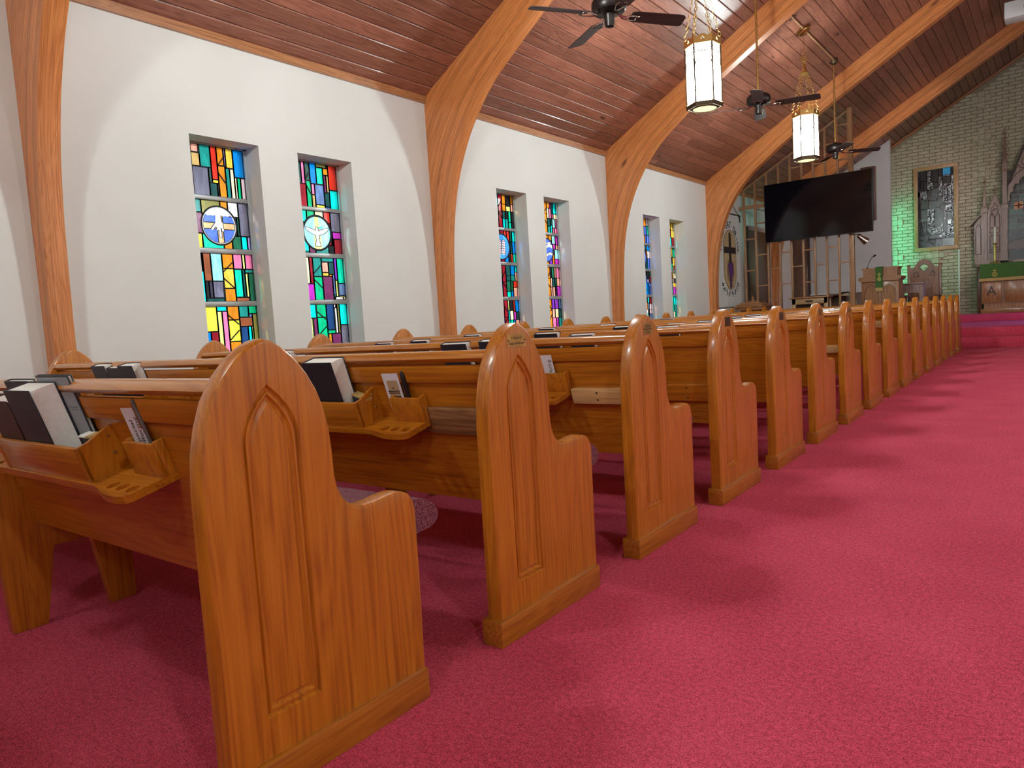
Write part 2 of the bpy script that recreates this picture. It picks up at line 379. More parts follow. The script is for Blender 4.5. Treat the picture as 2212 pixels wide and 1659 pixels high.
def add_text(mb, body, size, mp, a=0., rot=0., off=(0, 0), spacing=1., sx=1., mi=0):
    vs, fs = text2d(body, size, spacing); c, s_ = math.cos(rot), math.sin(rot)
    mb.add([mp(off[0] + (x * c * sx - y * s_), off[1] + (x * s_ * sx + y * c), a) for x, y in vs], fs, mi)
ORD = ['first', 'second', 'third', 'fourth', 'fifth', 'sixth', 'seventh', 'eighth', 'ninth', 'tenth', 'eleventh', 'twelfth', 'thirteenth', 'fourteenth', 'fifteenth', 'sixteenth']

# ================================================================== THE SETTING
# floor
tag(MB().box(WX - .3, RX + .3, YB - .2, YF + .3, -.1, 0).build('floor', 'carpet'), 'crimson carpet covering the nave floor', kind='structure')
# chancel steps and altar platform
STEP_Y = 13.56
for k, (x0, y0, y1, z0, z1, lb) in enumerate([(-1.35, STEP_Y, YF - .01, 0, .18, 'lower crimson carpeted chancel step'), (-1.35, STEP_Y + .3, YF - .01, .18, .345, 'upper crimson carpeted chancel floor'), (-.62, 16.9, YF - .01, .345, .5, 'crimson carpeted platform under the altar')]):
    tag(MB().box(x0, 2 * XC - x0, y0, y1, z0, z1).build('floor_step', 'carpet', bevel=.012), lb, kind='structure')

# side wall with six window openings
WIN_C = [1.86, 2.86, 5.695, 6.695, 9.53, 10.53]; WHW = .305; WZ0, WZ1 = .37, 2.56; RV = .2
def wall_with_openings(name, xin, xout, y0, y1, z0, z1, ops, oz0, oz1, mat):
    ys = sorted({y0, y1, *[c - WHW for c in ops], *[c + WHW for c in ops]}); zs = [z0, oz0, oz1, z1]
    mb = MB(); hole = lambda i, j: j == 1 and any(abs((ys[i] + ys[i+1]) / 2 - c) < WHW * .9 for c in ops)
    for i in range(len(ys) - 1):
        for j in range(3):
            a, b_, c, d = ys[i], ys[i+1], zs[j], zs[j+1]
            if not hole(i, j):
                for x in (xin, xout): mb.add([(x, a, c), (x, b_, c), (x, b_, d), (x, a, d)], [(0, 1, 2, 3)])
            else:
                mb.add([(xin, a, c), (xout, a, c), (xout, a, d), (xin, a, d), (xin, b_, c), (xout, b_, c), (xout, b_, d), (xin, b_, d)], [(0, 1, 2, 3), (4, 5, 6, 7), (0, 1, 5, 4), (3, 2, 6, 7)])
    mb.add([(xin, y0, z1), (xout, y0, z1), (xout, y1, z1), (xin, y1, z1)], [(0, 1, 2, 3)])
    me = mb.mesh(name, mat)
    bm = bmesh.new(); bm.from_mesh(me); bmesh.ops.remove_doubles(bm, verts=bm.verts, dist=1e-4); bmesh.ops.recalc_face_normals(bm, faces=bm.faces); bm.to_mesh(me); bm.free()
    return link(name, me)
tag(wall_with_openings('wall_left', WX, WX - .32, YB - .2, YF + .3, 0, EZ + .02, WIN_C, WZ0, WZ1, 'wall_paint'), 'white plaster side wall with deep window openings', kind='structure')
tag(MB().box(RX, RX + .3, YB - .2, YF + .3, 0, EZ + .02).build('wall_right', 'wall_paint'), 'white plaster side wall across the nave', kind='structure')
gable = [(WX, 0), (RX, 0), (RX, EZ), (XC, ceil_z(XC)), (WX, EZ)]
tag(MB().plate(gable, [], YB - .2, YB, XZ).build('wall_back', 'wall_paint'), 'white plaster wall at the rear of the nave', kind='structure')
# baseboard and eave trim
tag(MB().box(WX, WX + .018, YB, 13.6, 0, .11).build('baseboard_left', 'oak_long', bevel=.004), 'varnished wooden baseboard along the window wall', kind='structure')
tag(MB().plate([(WX, EZ - .062), (WX + .03, EZ - .062), (WX + .034, EZ + .01), (WX, EZ + .01)], [], YB, YF, XZ).build('trim_1', 'eave_trim'), 'wooden trim where window wall meets the ceiling', kind='structure')

# ceiling: backing slab (structure) with planks as parts
t_ = .18
ceil = MB().plate([(WX - .3, EZ - .3 * SL + .045), (XC, ceil_z(XC) + .045), (RX + .3, EZ - .3 * SL + .045), (RX + .3, EZ - .3 * SL + .045 + t_), (XC, ceil_z(XC) + .045 + t_), (WX - .3, EZ - .3 * SL + .045 + t_)], [], YB - .2, YF + .3, XZ).build('ceiling', 'ceiling_backing')
tag(ceil, 'pitched ceiling of dark reddish knotty pine planks', kind='structure')
ct, st_ = math.cos(math.atan(SL)), math.sin(math.atan(SL))
PW = .145
slope_len = (XC - WX) / ct
def plank_mesh(wd, ln):
    g, ch, th = .0022, .007, .03
    prof = [(g, th), (g, ch), (g + ch, 0), (wd - g - ch, 0), (wd - g, ch), (wd - g, th)]
    return MB().plate(prof, [], 0, ln, lambda u, v, a: (u * ct - v * st_, a, u * st_ + v * ct))
unit = plank_mesh(PW, 1.).mesh('plank', 'plank')
rows = int(slope_len / PW)
pr = random.Random(3); count = 0
for k in range(rows):
    y = YB - pr.uniform(.1, 1.5)
    while y < YF:
        ln = pr.choice([2.4, 3.05, 3.66, 4.27, 4.88, 5.5]); y1 = min(y + ln, YF); ys_ = max(y, YB)
        if y1 - ys_ > .15:
            o = link('plank', unit, ceil); o.location = (WX + k * PW * ct, ys_ + .0012, EZ + k * PW * st_); o.scale = (1, y1 - ys_ - .0024, 1); count += 1
        y += ln
mb = MB()
for k in range(rows):
    a, c = k * PW, (k + 1) * PW; g = .004
    for (y0, y1) in ((YB, 2.), (2.004, 9.), (9.004, YF)):
        pts = [(2 * XC - (WX + u * ct - v * st_), yy, EZ + u * st_ + v * ct) for yy in (y0, y1) for u, v in ((a + g, .03), (a + g, 0), (c - g, 0), (c - g, .03))]
        mb.add(pts, [(0, 1, 2, 3), (4, 5, 6, 7), (0, 4, 5, 1), (1, 5, 6, 2), (2, 6, 7, 3)])
tag(mb.build('planks_far_slope', 'plank', ceil), 'planks of the opposite roof slope', kind='stuff')

# laminated arch beams
SOF = [(-3.925, 0), (-3.92, .9), (-3.905, 1.4), (-3.87, 1.9), (-3.80, 2.3), (-3.68, 2.66), (-3.50, 3.0), (-3.24, 3.32), (-2.95, 3.56), (-2.43, 3.93), (-1.91, 4.25), (-1.2, 4.67), (-.38, 5.15), (.35, 5.575), (.9, 5.89)]
def catmull(P, n=4):
    out = []
    for i in range(len(P) - 1):
        p0, p1, p2, p3 = P[max(i-1, 0)], P[i], P[i+1], P[min(i+2, len(P)-1)]
        for k in range(n):
            t = k / n
            out.append(tuple(.5 * ((2*p1[j]) + (-p0[j]+p2[j])*t + (2*p0[j]-5*p1[j]+4*p2[j]-p3[j])*t*t + (-p0[j]+3*p1[j]-3*p2[j]+p3[j])*t**3) for j in range(2)))
    return out + [P[-1]]
def half_beam(mb_v, mb_f, uvs, mir):
    sof = catmull(SOF)
    top = []
    n = len(sof)
    # matching outer points: along wall then along the ceiling, by arc fraction
    outer = [(WX + .001, 0), (WX + .001, EZ)] + [(x, ceil_z(x) + .02) for x in (WX + .05, -3.5, -2.5, -1.5, -.5, .5, XC)]
    def at_frac(P, t):
        L = [0.]
        for i in range(1, len(P)): L.append(L[-1] + math.dist(P[i], P[i-1]))
        d = t * L[-1]
        for i in range(1, len(P)):
            if d <= L[i] + 1e-9: s_ = (d - L[i-1]) / max(1e-9, L[i] - L[i-1]); return tuple(P[i-1][j] + (P[i][j] - P[i-1][j]) * s_ for j in range(2))
        return P[-1]
    Ls = [0.]
    for i in range(1, n): Ls.append(Ls[-1] + math.dist(sof[i], sof[i-1]))
    for i in range(n):
        z = sof[i][1]
        if z < 2.0: top.append((WX + .001, z))
        elif z < 3.2:
            # blend up to the knee where wall and ceiling meet
            t = (z - 2.0) / 1.2; top.append((WX + .001, 2.0 + t * (EZ - 2.0)))
        else:
            t = (Ls[i] - Ls[next(k for k in range(n) if sof[k][1] >= 3.2)]) / (Ls[-1] - Ls[next(k for k in range(n) if sof[k][1] >= 3.2)])
            x = WX + .03 + (XC - WX - .03) * t; top.append((x, ceil_z(x) + .02))
    return sof, top, Ls
def beam(y0, label, th=.135):
    root = thing('laminated_arch_beam', label, 'beam', (0, y0, 0), kind='structure', group='laminated arch beams')
    for mir in (0, 1):
        sof, top, Ls = half_beam(None, None, None, mir); n = len(sof); ch = .008
        fx = (lambda x: 2 * XC - x) if mir else (lambda x: x)
        mb = MB(); uv = []
        NL = 9
        for side, y in ((0, 0.), (1, th)):
            base = len(mb.v); vs = []
            for i in range(n):
                for k in range(NL + 1):
                    t = k / NL; x = sof[i][0] + (top[i][0] - sof[i][0]) * t; z = sof[i][1] + (top[i][1] - sof[i][1]) * t
                    vs.append((fx(x), y, z))
            fs = [(i*(NL+1)+k, (i+1)*(NL+1)+k, (i+1)*(NL+1)+k+1, i*(NL+1)+k+1) for i in range(n-1) for k in range(NL)]
            mb.add(vs, fs)
        # soffit
        mb.add([(fx(sof[i][0]), y, sof[i][1]) for i in range(n) for y in (0., th)], [(2*i, 2*i+1, 2*i+3, 2*i+2) for i in range(n-1)])
        me = mb.mesh('arch_half', 'beam_face', smooth=35)
        ul = me.uv_layers.new(name='UVMap')
        M_ = n * (NL + 1)
        for lp in me.loops:
            vi = lp.vertex_index
            if vi < 2 * M_:
                q = vi % M_; i, k = divmod(q, NL + 1); d = math.dist(sof[i], top[i]) * k / NL
                ul.data[lp.index].uv = (Ls[i] + y0 * 3.7 + mir * 11 + (vi // M_) * 5.3, d)
            else:
                q = vi - 2 * M_; i, k = divmod(q, 2); ul.data[lp.index].uv = (Ls[i] + y0 * 2.1 + 40, 3 + k * th)
        link('arch_half', me, root)
    return root
BEAM_Y = [.40 - BAY, .40, 4.235, 8.07, 11.89, 15.73]
lbs = ['laminated wooden arch beam behind the camera, out of the aisle', 'laminated wooden arch beam at the left picture edge behind the second pew', 'laminated wooden arch beam between the near and middle window pairs', 'laminated wooden arch beam between the middle and far window pairs', 'laminated wooden arch beam just before the white banner', 'laminated wooden arch beam over the chancel behind the lattice']
for y, lb in zip(BEAM_Y, lbs): beam(y, lb)

# partition beside the brick wall, behind the lattice
px = -1.83
tag(MB().plate([(WX, .345), (px, .345), (px, ceil_z(px) - .005), (WX, EZ)], [], 17.6, 17.72, XZ).build('wall_partition', 'grey_paint'), 'pale grey partition wall beside the brick chancel wall', kind='structure')
tag(MB().box(WX, px - .02, 17.57, 17.6, .345, 1.16).build('trim_2', 'door_wood', bevel=.005), 'brown wooden wainscot at the foot of the partition', kind='structure')
tag(MB().box(WX, -1.4, 13.9, 17.6, 0, .345).build('floor_organ_platform', 'carpet'), 'carpeted platform behind the lattice screen', kind='structure')
# dark doorway panel on the side wall behind the lattice
d1 = thing('door_1', 'dark tall wooden door on the side wall behind the lattice', 'door', (WX, 14.05, 0), kind='structure')
MB().box(.0, .05, 0, 1.35, .345, 2.62).build('door_leaf', 'door_wood', d1, bevel=.004)
MB().box(.0, .065, -.07, 0, .345, 2.68).build('door_frame', 'dark_line', d1)
MB().box(.0, .065, 1.35, 1.42, .345, 2.68).build('door_frame', 'dark_line', d1)
MB().lathe([(.01, 0), (.03, .03), (.035, .05), (.02, .065)], (.05, .1, 1.35), 10, Matrix.Rotation(R_(90), 3, 'Y')).build('door_knob', 'brass', d1, 30)

d2 = thing('door_2', 'dark brown narrow door in the corner of the partition behind the lattice', 'door', (WX + .02, 17.5, .345), kind='structure')
MB().box(0, .34, 0, .06, 0, 2.3).build('door_leaf', 'door_wood', d2, bevel=.004)
MB().box(.34, .38, -.01, .065, 0, 2.34).build('door_frame', 'dark_line', d2)
# ------------------------------------------------------------------ brick wall
BCH, BLN, MJ = .078, .236, .009
wf = MB().plate([(WX, 0), (RX, 0), (RX, EZ + .02), (XC, ceil_z(XC) + .03), (WX, EZ + .02)], [], YF, YF + .25, XZ).build('wall_front', 'mortar')
tag(wf, 'tan painted brick wall at the end of the chancel', kind='structure')
def brick_mesh(ln, dp=.018):
    e = .003
    a, c = ln - MJ, BCH - MJ
    vs = [(0, 0, 0), (a, 0, 0), (a, 0, c), (0, 0, c), (e, -dp, e), (a - e, -dp, e), (a - e, -dp, c - e), (e, -dp, c - e)]
    return MB().add(vs, [(4, 5, 6, 7), (0, 1, 5, 4), (1, 2, 6, 5), (2, 3, 7, 6), (3, 0, 4, 7)])
full = brick_mesh(BLN).mesh('brick', 'brick_paint')
raised = brick_mesh(BLN * .5, .045).mesh('brick', 'brick_paint')
CROSS = [(-.075, 5.25), (-.075, 4.43), (-.075, 3.61), (-1.0, 1.88), (-1.86, 1.9), (-1.86, 2.74), (-1.0, 4.43), (1.85, 4.43), (1.85, 3.61), (1.85, 5.25)]
cells = set()
single = []; rest = []
nrow = int(6.4 / BCH)
for k in range(nrow):
    z = k * BCH
    x = -2.4 - (BLN / 2 if k % 2 else 0)
    while x < 4.2:
        cz = z + BCH
        if cz < ceil_z(x) - .02 and cz < ceil_z(x + BLN) - .02:
            vis = z > .45 and x > -2.05 and x < .70
            hidden = (x > -.2 and z < 2.7) or (-1.42 < x < -.75 and 2.05 < z < 3.95)
            (single if vis and not hidden else rest).append((x, z))
        x += BLN
single.sort(key=lambda q: (q[1] + (0 if q[0] < -.2 else .8)))
rest += single[300 - 5 * 6:]; single = single[:300 - 5 * 6]
for x, z in single:
    o = link('brick', full, wf); o.location = (x, YF, z)
mb = MB(); src = brick_mesh(BLN)
for x, z in rest: mb.add([(a + x, b_ + YF, c + z) for a, b_, c in src.v], src.f)
tag(mb.build('bricks_remaining', 'brick_paint', wf), 'remaining bricks of the chancel wall', kind='stuff')
for cx, cz in CROSS[:6]:      # crosses of projecting bricks
    for dx, dz, s in ((0, -1, 1), (0, 0, 1), (0, 1, 1), (-1, 0, 1), (1, 0, 1)):
        o = link('brick', raised, wf); o.location = (cx + dx * BLN * .5 - .055, YF - .001, cz + dz * BCH * 1.55 - .035); o.scale = (1.09, 1, 1.76)
# slanted trim where brick meets ceiling
x1 = XC - .1
tag(MB().bar((WX + .05, YF - .03, EZ - .02), (x1, YF - .03, ceil_z(x1) - .04), .05, .05, (0, 1, 0)).build('trim_3', 'eave_trim'), 'slanted wooden trim between brick wall and ceiling', kind='structure')

# ------------------------------------------------------------------ stained-glass windows
GH = .565; GY0 = -.2825          # glass half of opening; local y from GY0
SECS = [(2.548, 2.14), (2.105, 1.713), (1.671, 1.275), (1.232, .835), (.79, .40)]
W1 = ["0 17 0 35 green;0 17 36 100 cyan;17 29 0 16 salmon;17 30 17 43 tan;30 47 0 43 teal;17 42 44 100 grey;42 47 44 72 speck;42 54 73 100 dteal;47 57 0 66 red;57 68 0 36 orange;57 69 37 100 orange;68 71 0 36 lav;69 76 40 100 teal;71 83 0 39 amber;76 83 40 100 cream;83 100 0 56 blue;83 87 57 100 cream;87 93 57 100 green;93 100 57 100 lpink",
 "0 25 0 26 teal;25 55 0 30 olive;55 67 0 30 orange;67 84 0 31 white;84 100 0 71 grey;0 26 27 69 plum;80 84 32 71 dgreen;0 23 70 100 yellow;23 56 70 100 turq;56 70 70 100 orange;70 85 72 100 dgreen;85 95 72 100 cyan;95 100 72 100 lav",
 "0 18 0 17 lcyan;0 18 18 36 cream;0 20 37 100 cyan;20 32 0 57 brown;32 50 0 57 lcyan;20 26 58 92 black;26 32 58 92 dgrey;32 49 58 92 grey;20 49 93 100 dteal;50 68 0 30 orange;50 68 31 72 amber;50 68 73 100 orange;68 83 0 31 pink;83 88 0 31 lime;88 100 0 31 pink;68 81 32 91 turq;81 86 32 91 dteal;86 100 32 39 teal;86 91 40 91 lime;91 100 40 100 dgreen;68 90 92 100 brown",
 "0 34 0 51 yellow;34 50 0 9 cyan;34 42 10 100 lime;42 51 10 100 pink;51 70 0 28 orange;51 70 29 74 yellow;51 70 75 100 orange;70 86 0 23 teal;86 100 0 16 green;70 92 24 43 brown;92 100 17 76 olive;70 83 44 90 dblue;83 89 44 76 cyan;89 92 44 76 lime;0 22 52 100 blue;22 34 52 100 dred"]
W2 = ["14 28 0 48 speck;28 35 0 49 pink;35 45 0 40 speck;45 58 0 46 blue;58 80 0 7 olive;58 72 8 46 turq;72 83 8 23 orange;72 78 24 63 plum;78 83 24 63 tan;83 100 0 56 red;14 36 49 100 dred;36 46 41 100 green;46 53 47 71 pink;46 53 72 100 tan;53 72 47 93 slate;72 83 64 96 dteal;83 100 57 100 cyan",
 "0 32 0 27 turq;32 48 0 27 green;48 66 0 20 cream;66 80 0 27 red;80 100 0 46 grey;82 100 47 63 magenta;84 100 64 100 dred;0 20 28 68 lpink;0 32 69 96 cyan;32 45 80 100 plum;45 72 80 100 teal;72 84 80 100 black",
 "0 29 0 61 cream;29 36 0 61 dred;36 54 0 44 teal;36 54 45 100 green;54 80 0 9 teal;54 68 10 34 salmon;68 80 10 38 dteal;54 68 35 43 amber;80 86 0 52 violet;86 100 0 60 turq;54 75 44 100 plum;75 80 39 88 slate;80 85 53 92 lime;86 100 61 90 slate;19 36 62 100 magenta;0 19 62 81 red;0 19 82 100 dblue;78 95 93 100 white",
 "14 35 0 31 cyan;36 56 0 30 green;36 56 31 100 green;56 72 0 61 dblue;72 77 0 8 white;73 79 9 70 white;79 84 0 70 olive;84 100 0 50 cyan;84 100 51 100 grey;20 27 32 100 lime;28 36 32 100 plum;57 64 71 100 orange;64 84 71 100 plum;56 73 62 70 green"]
PAL = {3: ['dgreen', 'dteal', 'black', 'turq', 'cyan', 'cream', 'orange', 'red', 'lime', 'violet', 'blue', 'magenta', 'dteal', 'teal', 'salmon', 'black'],
       4: ['cyan', 'dteal', 'pink', 'salmon', 'cream', 'teal', 'dgrey', 'orange', 'magenta', 'slate', 'lcyan', 'dgreen', 'violet'],
       5: ['slate', 'cyan', 'dteal', 'dred', 'cream', 'blue', 'lpink', 'black', 'teal', 'orange', 'mblue'],
       6: ['teal', 'dred', 'dgrey', 'cream', 'green', 'amber', 'cyan', 'magenta', 'brown', 'turq', 'slate', 'lime'], 9: list(GLASS)}
BAND = {3: 'dred', 4: 'orange', 5: 'blue', 6: 'plum'}
def auto_fill(rects, pal, rg):
    used = [[False] * 100 for _ in range(100)]
    for u0, u1, v0, v1, c in rects:
        for a in range(u0, u1):
            for b_ in range(v0, v1): used[a][b_] = True
    # one-percent slivers between listed panes belong to the lead
    for b_ in range(0, 100):
        a = 0
        while a < 100:
            if used[a][b_]: a += 1; continue
            a1 = a
            while a1 < 100 and not used[a1][b_] and a1 - a < 24: a1 += 1
            b1 = b_
            while b1 < 100 and all(not used[q][b1] for q in range(a, a1)) and b1 - b_ < 55: b1 += 1
            for q in range(a, a1):
                for s in range(b_, b1): used[q][s] = True
            rects.append((a, a1, b_, b1, rg.choice(pal))); a = a1
    return rects
def random_section(wn, rg):
    pal = PAL[wn]; rects = [(46, 60, 0, rg.choice([38, 52]), BAND[wn])]; rects.append((46, 60, rects[0][3], 100, BAND[wn]))
    def split(u0, u1, v0, v1, d):
        w_, h_ = u1 - u0, (v1 - v0) * .72
        if d == 0 or (w_ < 18 and h_ < 34) : rects.append((u0, u1, v0, v1, rg.choice(pal))); return
        if w_ * 1.7 > h_ and w_ >= 13: c = rg.randint(u0 + w_ // 3, u1 - w_ // 3); split(u0, c, v0, v1, d - 1); split(c, u1, v0, v1, d - 1)
        else: q = v1 - v0; c = rg.randint(v0 + q // 3, v1 - q // 3); split(u0, u1, v0, c, d - 1); split(u0, u1, c, v1, d - 1)
    split(0, 46, 0, 100, 4); split(60, 100, 0, 100, 4); return rects
# medallion pictures: classify a point in the unit disc -> material
def ell(x, y, cx, cy, rx, ry): return ((x - cx) / rx) ** 2 + ((y - cy) / ry) ** 2 < 1
def seg(x, y, x0, y0, x1, y1, w_):
    dx, dy = x1 - x0, y1 - y0; t = max(0, min(1, ((x - x0) * dx + (y - y0) * dy) / (dx * dx + dy * dy))); return math.hypot(x - x0 - t * dx, y - y0 - t * dy) < w_
def med_hand(x, y):
    r = math.hypot(x, y)
    if r > .9: return 'white'
    cl = any(ell(x, y, c, .62, .17, .13) for c in (-.56, -.3, -.02, .28, .55)) or (y > .62)
    if cl: return 'white'
    if (abs(x + .02) < .15 + (.6 - y) * .12 and .1 < y < .62) or ell(x, y, -.01, .06, .25, .2) or seg(x, y, .02, 0, .05, -.56, .075) or seg(x, y, -.17, .1, -.4, -.18, .075) or seg(x, y, .17, .0, .2, -.24, .07) or seg(x, y, -.08, 0, -.1, -.2, .06): return 'white'
    if abs(x - .05) < .15 or abs(y + .02) < .15: return 'tancross'
    if abs(x - .05) < .19 or abs(y + .02) < .19: return 'line'
    return 'mblue'
def med_dove(x, y):
    r = math.hypot(x, y)
    if r > .93: return 'line'
    ax_ = abs(x)
    if ax_ < .82 and .34 * ax_ ** 1.3 - .16 + .25 * ax_ ** 4 < y < .1 + .42 * ax_ - .16 * ax_ ** 2: return 'white'
    if ell(x, y, 0, -.1, .15, .34) or ell(x, y, -.02, .24, .11, .13) or (-.78 < y < -.3 and ax_ < .07 + (-.3 - y) * .32): return 'white'
    if seg(x, y, .1, .28, .4, .36, .05): return 'turq'
    if abs(x) < .14 + .16 * (1 - y) / 2: return 'yel'
    return 'skyglass'
def med_tablets(x, y):
    if math.hypot(x, y) > .94: return 'line'
    for c in (-.24, .24):
        if (abs(x - c) < .21 and -.62 < y < .35) or ell(x, y, c, .35, .21, .22):
            if abs(x - c) < .13 and (int((y + 2) * 16) % 3 == 0): return 'redw'
            return 'white'
    return 'blueb'
def med_fish(x, y):
    if math.hypot(x, y) > .94: return 'line'
    if abs(y - .3 * math.sin(x * 2.2 + .6) - .12) < .16 or abs(y + .42 - .15 * math.sin(x * 3)) < .13 or abs(y - .6 - .1 * x) < .07: return 'white'
    return 'mblue'
def med_plain(x, y):
    if math.hypot(x, y) > .94: return 'line'
    if (abs(x) < .13 and abs(y) < .7) or (abs(y - .2) < .13 and abs(x) < .45): return 'white'
    return 'mblue'
stained('glass_tancross', (.75, .42, .2)); stained('glass_yel', (.9, .72, .25)); stained('glass_redw', (.75, .25, .3)); stained('glass_blueb', (.06, .3, .75)); MATS['glass_line'] = MATS['lead']
MED = {1: (med_hand, .158), 2: (med_dove, .163), 3: (med_tablets, .16), 4: (med_fish, .16), 5: (med_plain, .16), 6: (med_plain, .16)}
MK = ['white', 'mblue', 'tancross', 'line', 'skyglass', 'yel', 'turq', 'redw', 'blueb']
descr = ['stained-glass window with hand-and-cross medallion, nearest of the six', 'stained-glass window with white dove medallion, second from the near beam', 'stained-glass window with two white tablets in a blue medallion', 'stained-glass window with white wave shapes in a blue medallion', 'narrow stained-glass window nearer side of the far pair', 'narrow stained-glass window closest to the banner']
for wi, yc in enumerate(WIN_C):
    wn = wi + 1; rg = random.Random(100 + wn)
    root = thing('window_%d' % wn, descr[wi], 'window', (WX - RV, yc, 0), kind='structure', group='stained-glass windows')
    fr = MB(); y0, y1 = -WHW, WHW
    fr.box(-.05, .012, y0, GY0 - .0, WZ0, WZ1).box(-.05, .012, GY0 + GH, y1, WZ0, WZ1).box(-.05, .012, y0, y1, 2.548, WZ1).box(-.05, .012, y0, y1, WZ0, .40)
    fr.build('frame', 'metal_frame', root)
    for k in range(4): MB().box(-.045, .014, GY0, GY0 + GH, SECS[k+1][0], SECS[k][1]).build('mullion', 'metal_frame', root, bevel=.005)
    lead = MB()
    for si, (zt, zb) in enumerate(SECS):
        if wn <= 2 and si < 4: rects = [(*map(int, q.split()[:4]), q.split()[4]) for q in (W1 if wn == 1 else W2)[si].split(';')]; auto_fill(rects, PAL[9], rg)
        elif wn <= 2: rects = auto_fill([], PAL[9], rg)
        else: rects = random_section(wn, rg)
        H = zt - zb; med = si == 1; mc = (.5, zb + H * .5); mr_ = MED[wn][1]
        for (u0, u1, v0, v1, c) in rects:
            ya, yb, za, zc = GY0 + u0 / 100 * GH, GY0 + u1 / 100 * GH, zt - v1 / 100 * H, zt - v0 / 100 * H
            if u1 - u0 < 2 or v1 - v0 < 2: lead.box(-.012, -.002, ya, yb, za, zc); continue
            cy = GY0 + .51 * GH; cz_ = zb + H * .485
            near = med and math.hypot(max(ya - cy, 0, cy - yb), max(za - cz_, 0, cz_ - zc)) < mr_
            if near:
                mb = MB(); s = .008; ny, nz = max(1, int((yb - ya) / s)), max(1, int((zc - za) / s)); hy, hz = (yb - ya) / ny, (zc - za) / nz
                for a in range(ny):
                    for b_ in range(nz):
                        p, q = ya + a * hy, za + b_ * hz
                        if math.hypot(p + hy / 2 - cy, q + hz / 2 - cz_) > mr_: mb.add([(-.004, p, q), (-.004, p + hy, q), (-.004, p + hy, q + hz), (-.004, p, q + hz), (-.008, p, q), (-.008, p + hy, q), (-.008, p + hy, q + hz), (-.008, p, q + hz)], [(0, 1, 2, 3), (7, 6, 5, 4)])
                if mb.v: mb.build('glass_pane', 'glass_' + c, root)
            else: MB().box(-.009, -.005, ya, yb, za, zc).build('glass_pane', 'glass_' + c, root)
            lw = .0075
            for (p, q) in (((ya, za), (yb, za)), ((ya, zc), (yb, zc)), ((ya, za), (ya, zc)), ((yb, za), (yb, zc))):
                if med:   # stop the lead at the medallion rim
                    for k in range(12):
                        a = (p[0] + (q[0]-p[0])*k/12, p[1] + (q[1]-p[1])*k/12); b_ = (p[0] + (q[0]-p[0])*(k+1)/12, p[1] + (q[1]-p[1])*(k+1)/12)
                        if math.hypot((a[0]+b_[0])/2 - cy, (a[1]+b_[1])/2 - cz_) > mr_: lead.bar((-.007, *a), (-.007, *b_), lw, .011, (1, 0, 0))
                else: lead.bar((-.007, *p), (-.007, *q), lw, .011, (1, 0, 0))
        if wn in (1, 2, 3, 4) and si != 1:       # slanting leads in the coloured centre band
            bc, bh = {(1, 0): (.63, .06), (2, 0): (.41, .05), (2, 3): (.46, .1)}.get((wn, si), (.59, .09) if wn == 1 else (.45, .09) if wn == 2 else (.53, .07)); cy = GY0 + bc * GH; hw = bh * GH
            for zz in (zt - .27 * H, zt - .62 * H):
                sg = 1 if (si + (zz < zt - .5 * H)) % 2 else -1
                lead.bar((-.007, cy - hw, zz + sg * .045), (-.007, cy + hw, zz - sg * .045), .008, .011, (1, 0, 0))
        if med:
            fn = MED[wn][0]; mb = MB(); s = .0035 if wn <= 2 else .005; N = int(mr_ / s)
            for a in range(-N, N + 1):
                for b_ in range(-N, N + 1):
                    if math.hypot(a, b_) > N + .4: continue
                    k = fn(a / N, b_ / N)
                    if k in ('white', 'skyglass', 'yel', 'tancross') and any(fn(a / N + dx, b_ / N + dy) not in (k, 'line') and 'white' in (k, fn(a / N + dx, b_ / N + dy)) for dx, dy in ((1.05 / N, 0), (0, 1.05 / N))): k = 'line'
                    p, q = GY0 + .51 * GH + a * s, zb + H * .485 + b_ * s; h = s / 2
                    mb.add([(-.004, p-h, q-h), (-.004, p+h, q-h), (-.004, p+h, q+h), (-.004, p-h, q+h)], [(0, 1, 2, 3)], MK.index(k))
                    mb.add([(-.008, p-h, q-h), (-.008, p+h, q-h), (-.008, p+h, q+h), (-.008, p-h, q+h)], [(3, 2, 1, 0)], MK.index(k))
            bmm = mb.mesh('medallion', ['glass_' + k for k in MK], fix=False)
            md = link('medallion', bmm, root); md['label'] = 'round picture medallion'
            rim = MB(); path = [(-.006, GY0 + .51 * GH + mr_ * math.cos(t * math.pi / 24), zb + H * .485 + mr_ * math.sin(t * math.pi / 24)) for t in range(48)]
            rim.tube(path, .0075, 6, closed=True).build('medallion_rim', 'lead', root, 40)
    lead.build('lead_came', 'lead', root)

# ================================================================== PEWS
S = .88; NP = 16; XE = -3.25
PROF = [(-.822, 0), (-.262, 0), (-.262, .08), (-.258, .30), (-.257, .495), (-.263, .522), (-.276, .541), (-.296, .551), (-.32, .556), (-.355, .554), (-.39, .5495), (-.425, .549), (-.45, .555), (-.47, .566), (-.486, .583), (-.497, .608), (-.502, .64), (-.503, .69), (-.507, .745), (-.517, .795), (-.533, .838), (-.556, .878), (-.585, .914), (-.615, .939), (-.638, .952), (-.655, .957), (-.672, .953), (-.695, .942), (-.725, .92), (-.757, .885), (-.785, .84), (-.803, .79), (-.815, .736), (-.821, .66), (-.822, .5)]
def offset_poly(P, d):
    n = len(P); out = []
    for i in range(n):
        a, b_, c = Vector(P[i-1]), Vector(P[i]), Vector(P[(i+1) % n])
        e1, e2 = (b_ - a).normalized(), (c - b_).normalized(); n1, n2 = Vector((-e1.y, e1.x)), Vector((-e2.y, e2.x))
        k = n1 + n2; k /= max(.3, k.length_squared / 2 if k.length_squared else 1); out.append((b_.x + k.x * d, b_.y + k.y * d))
    return out
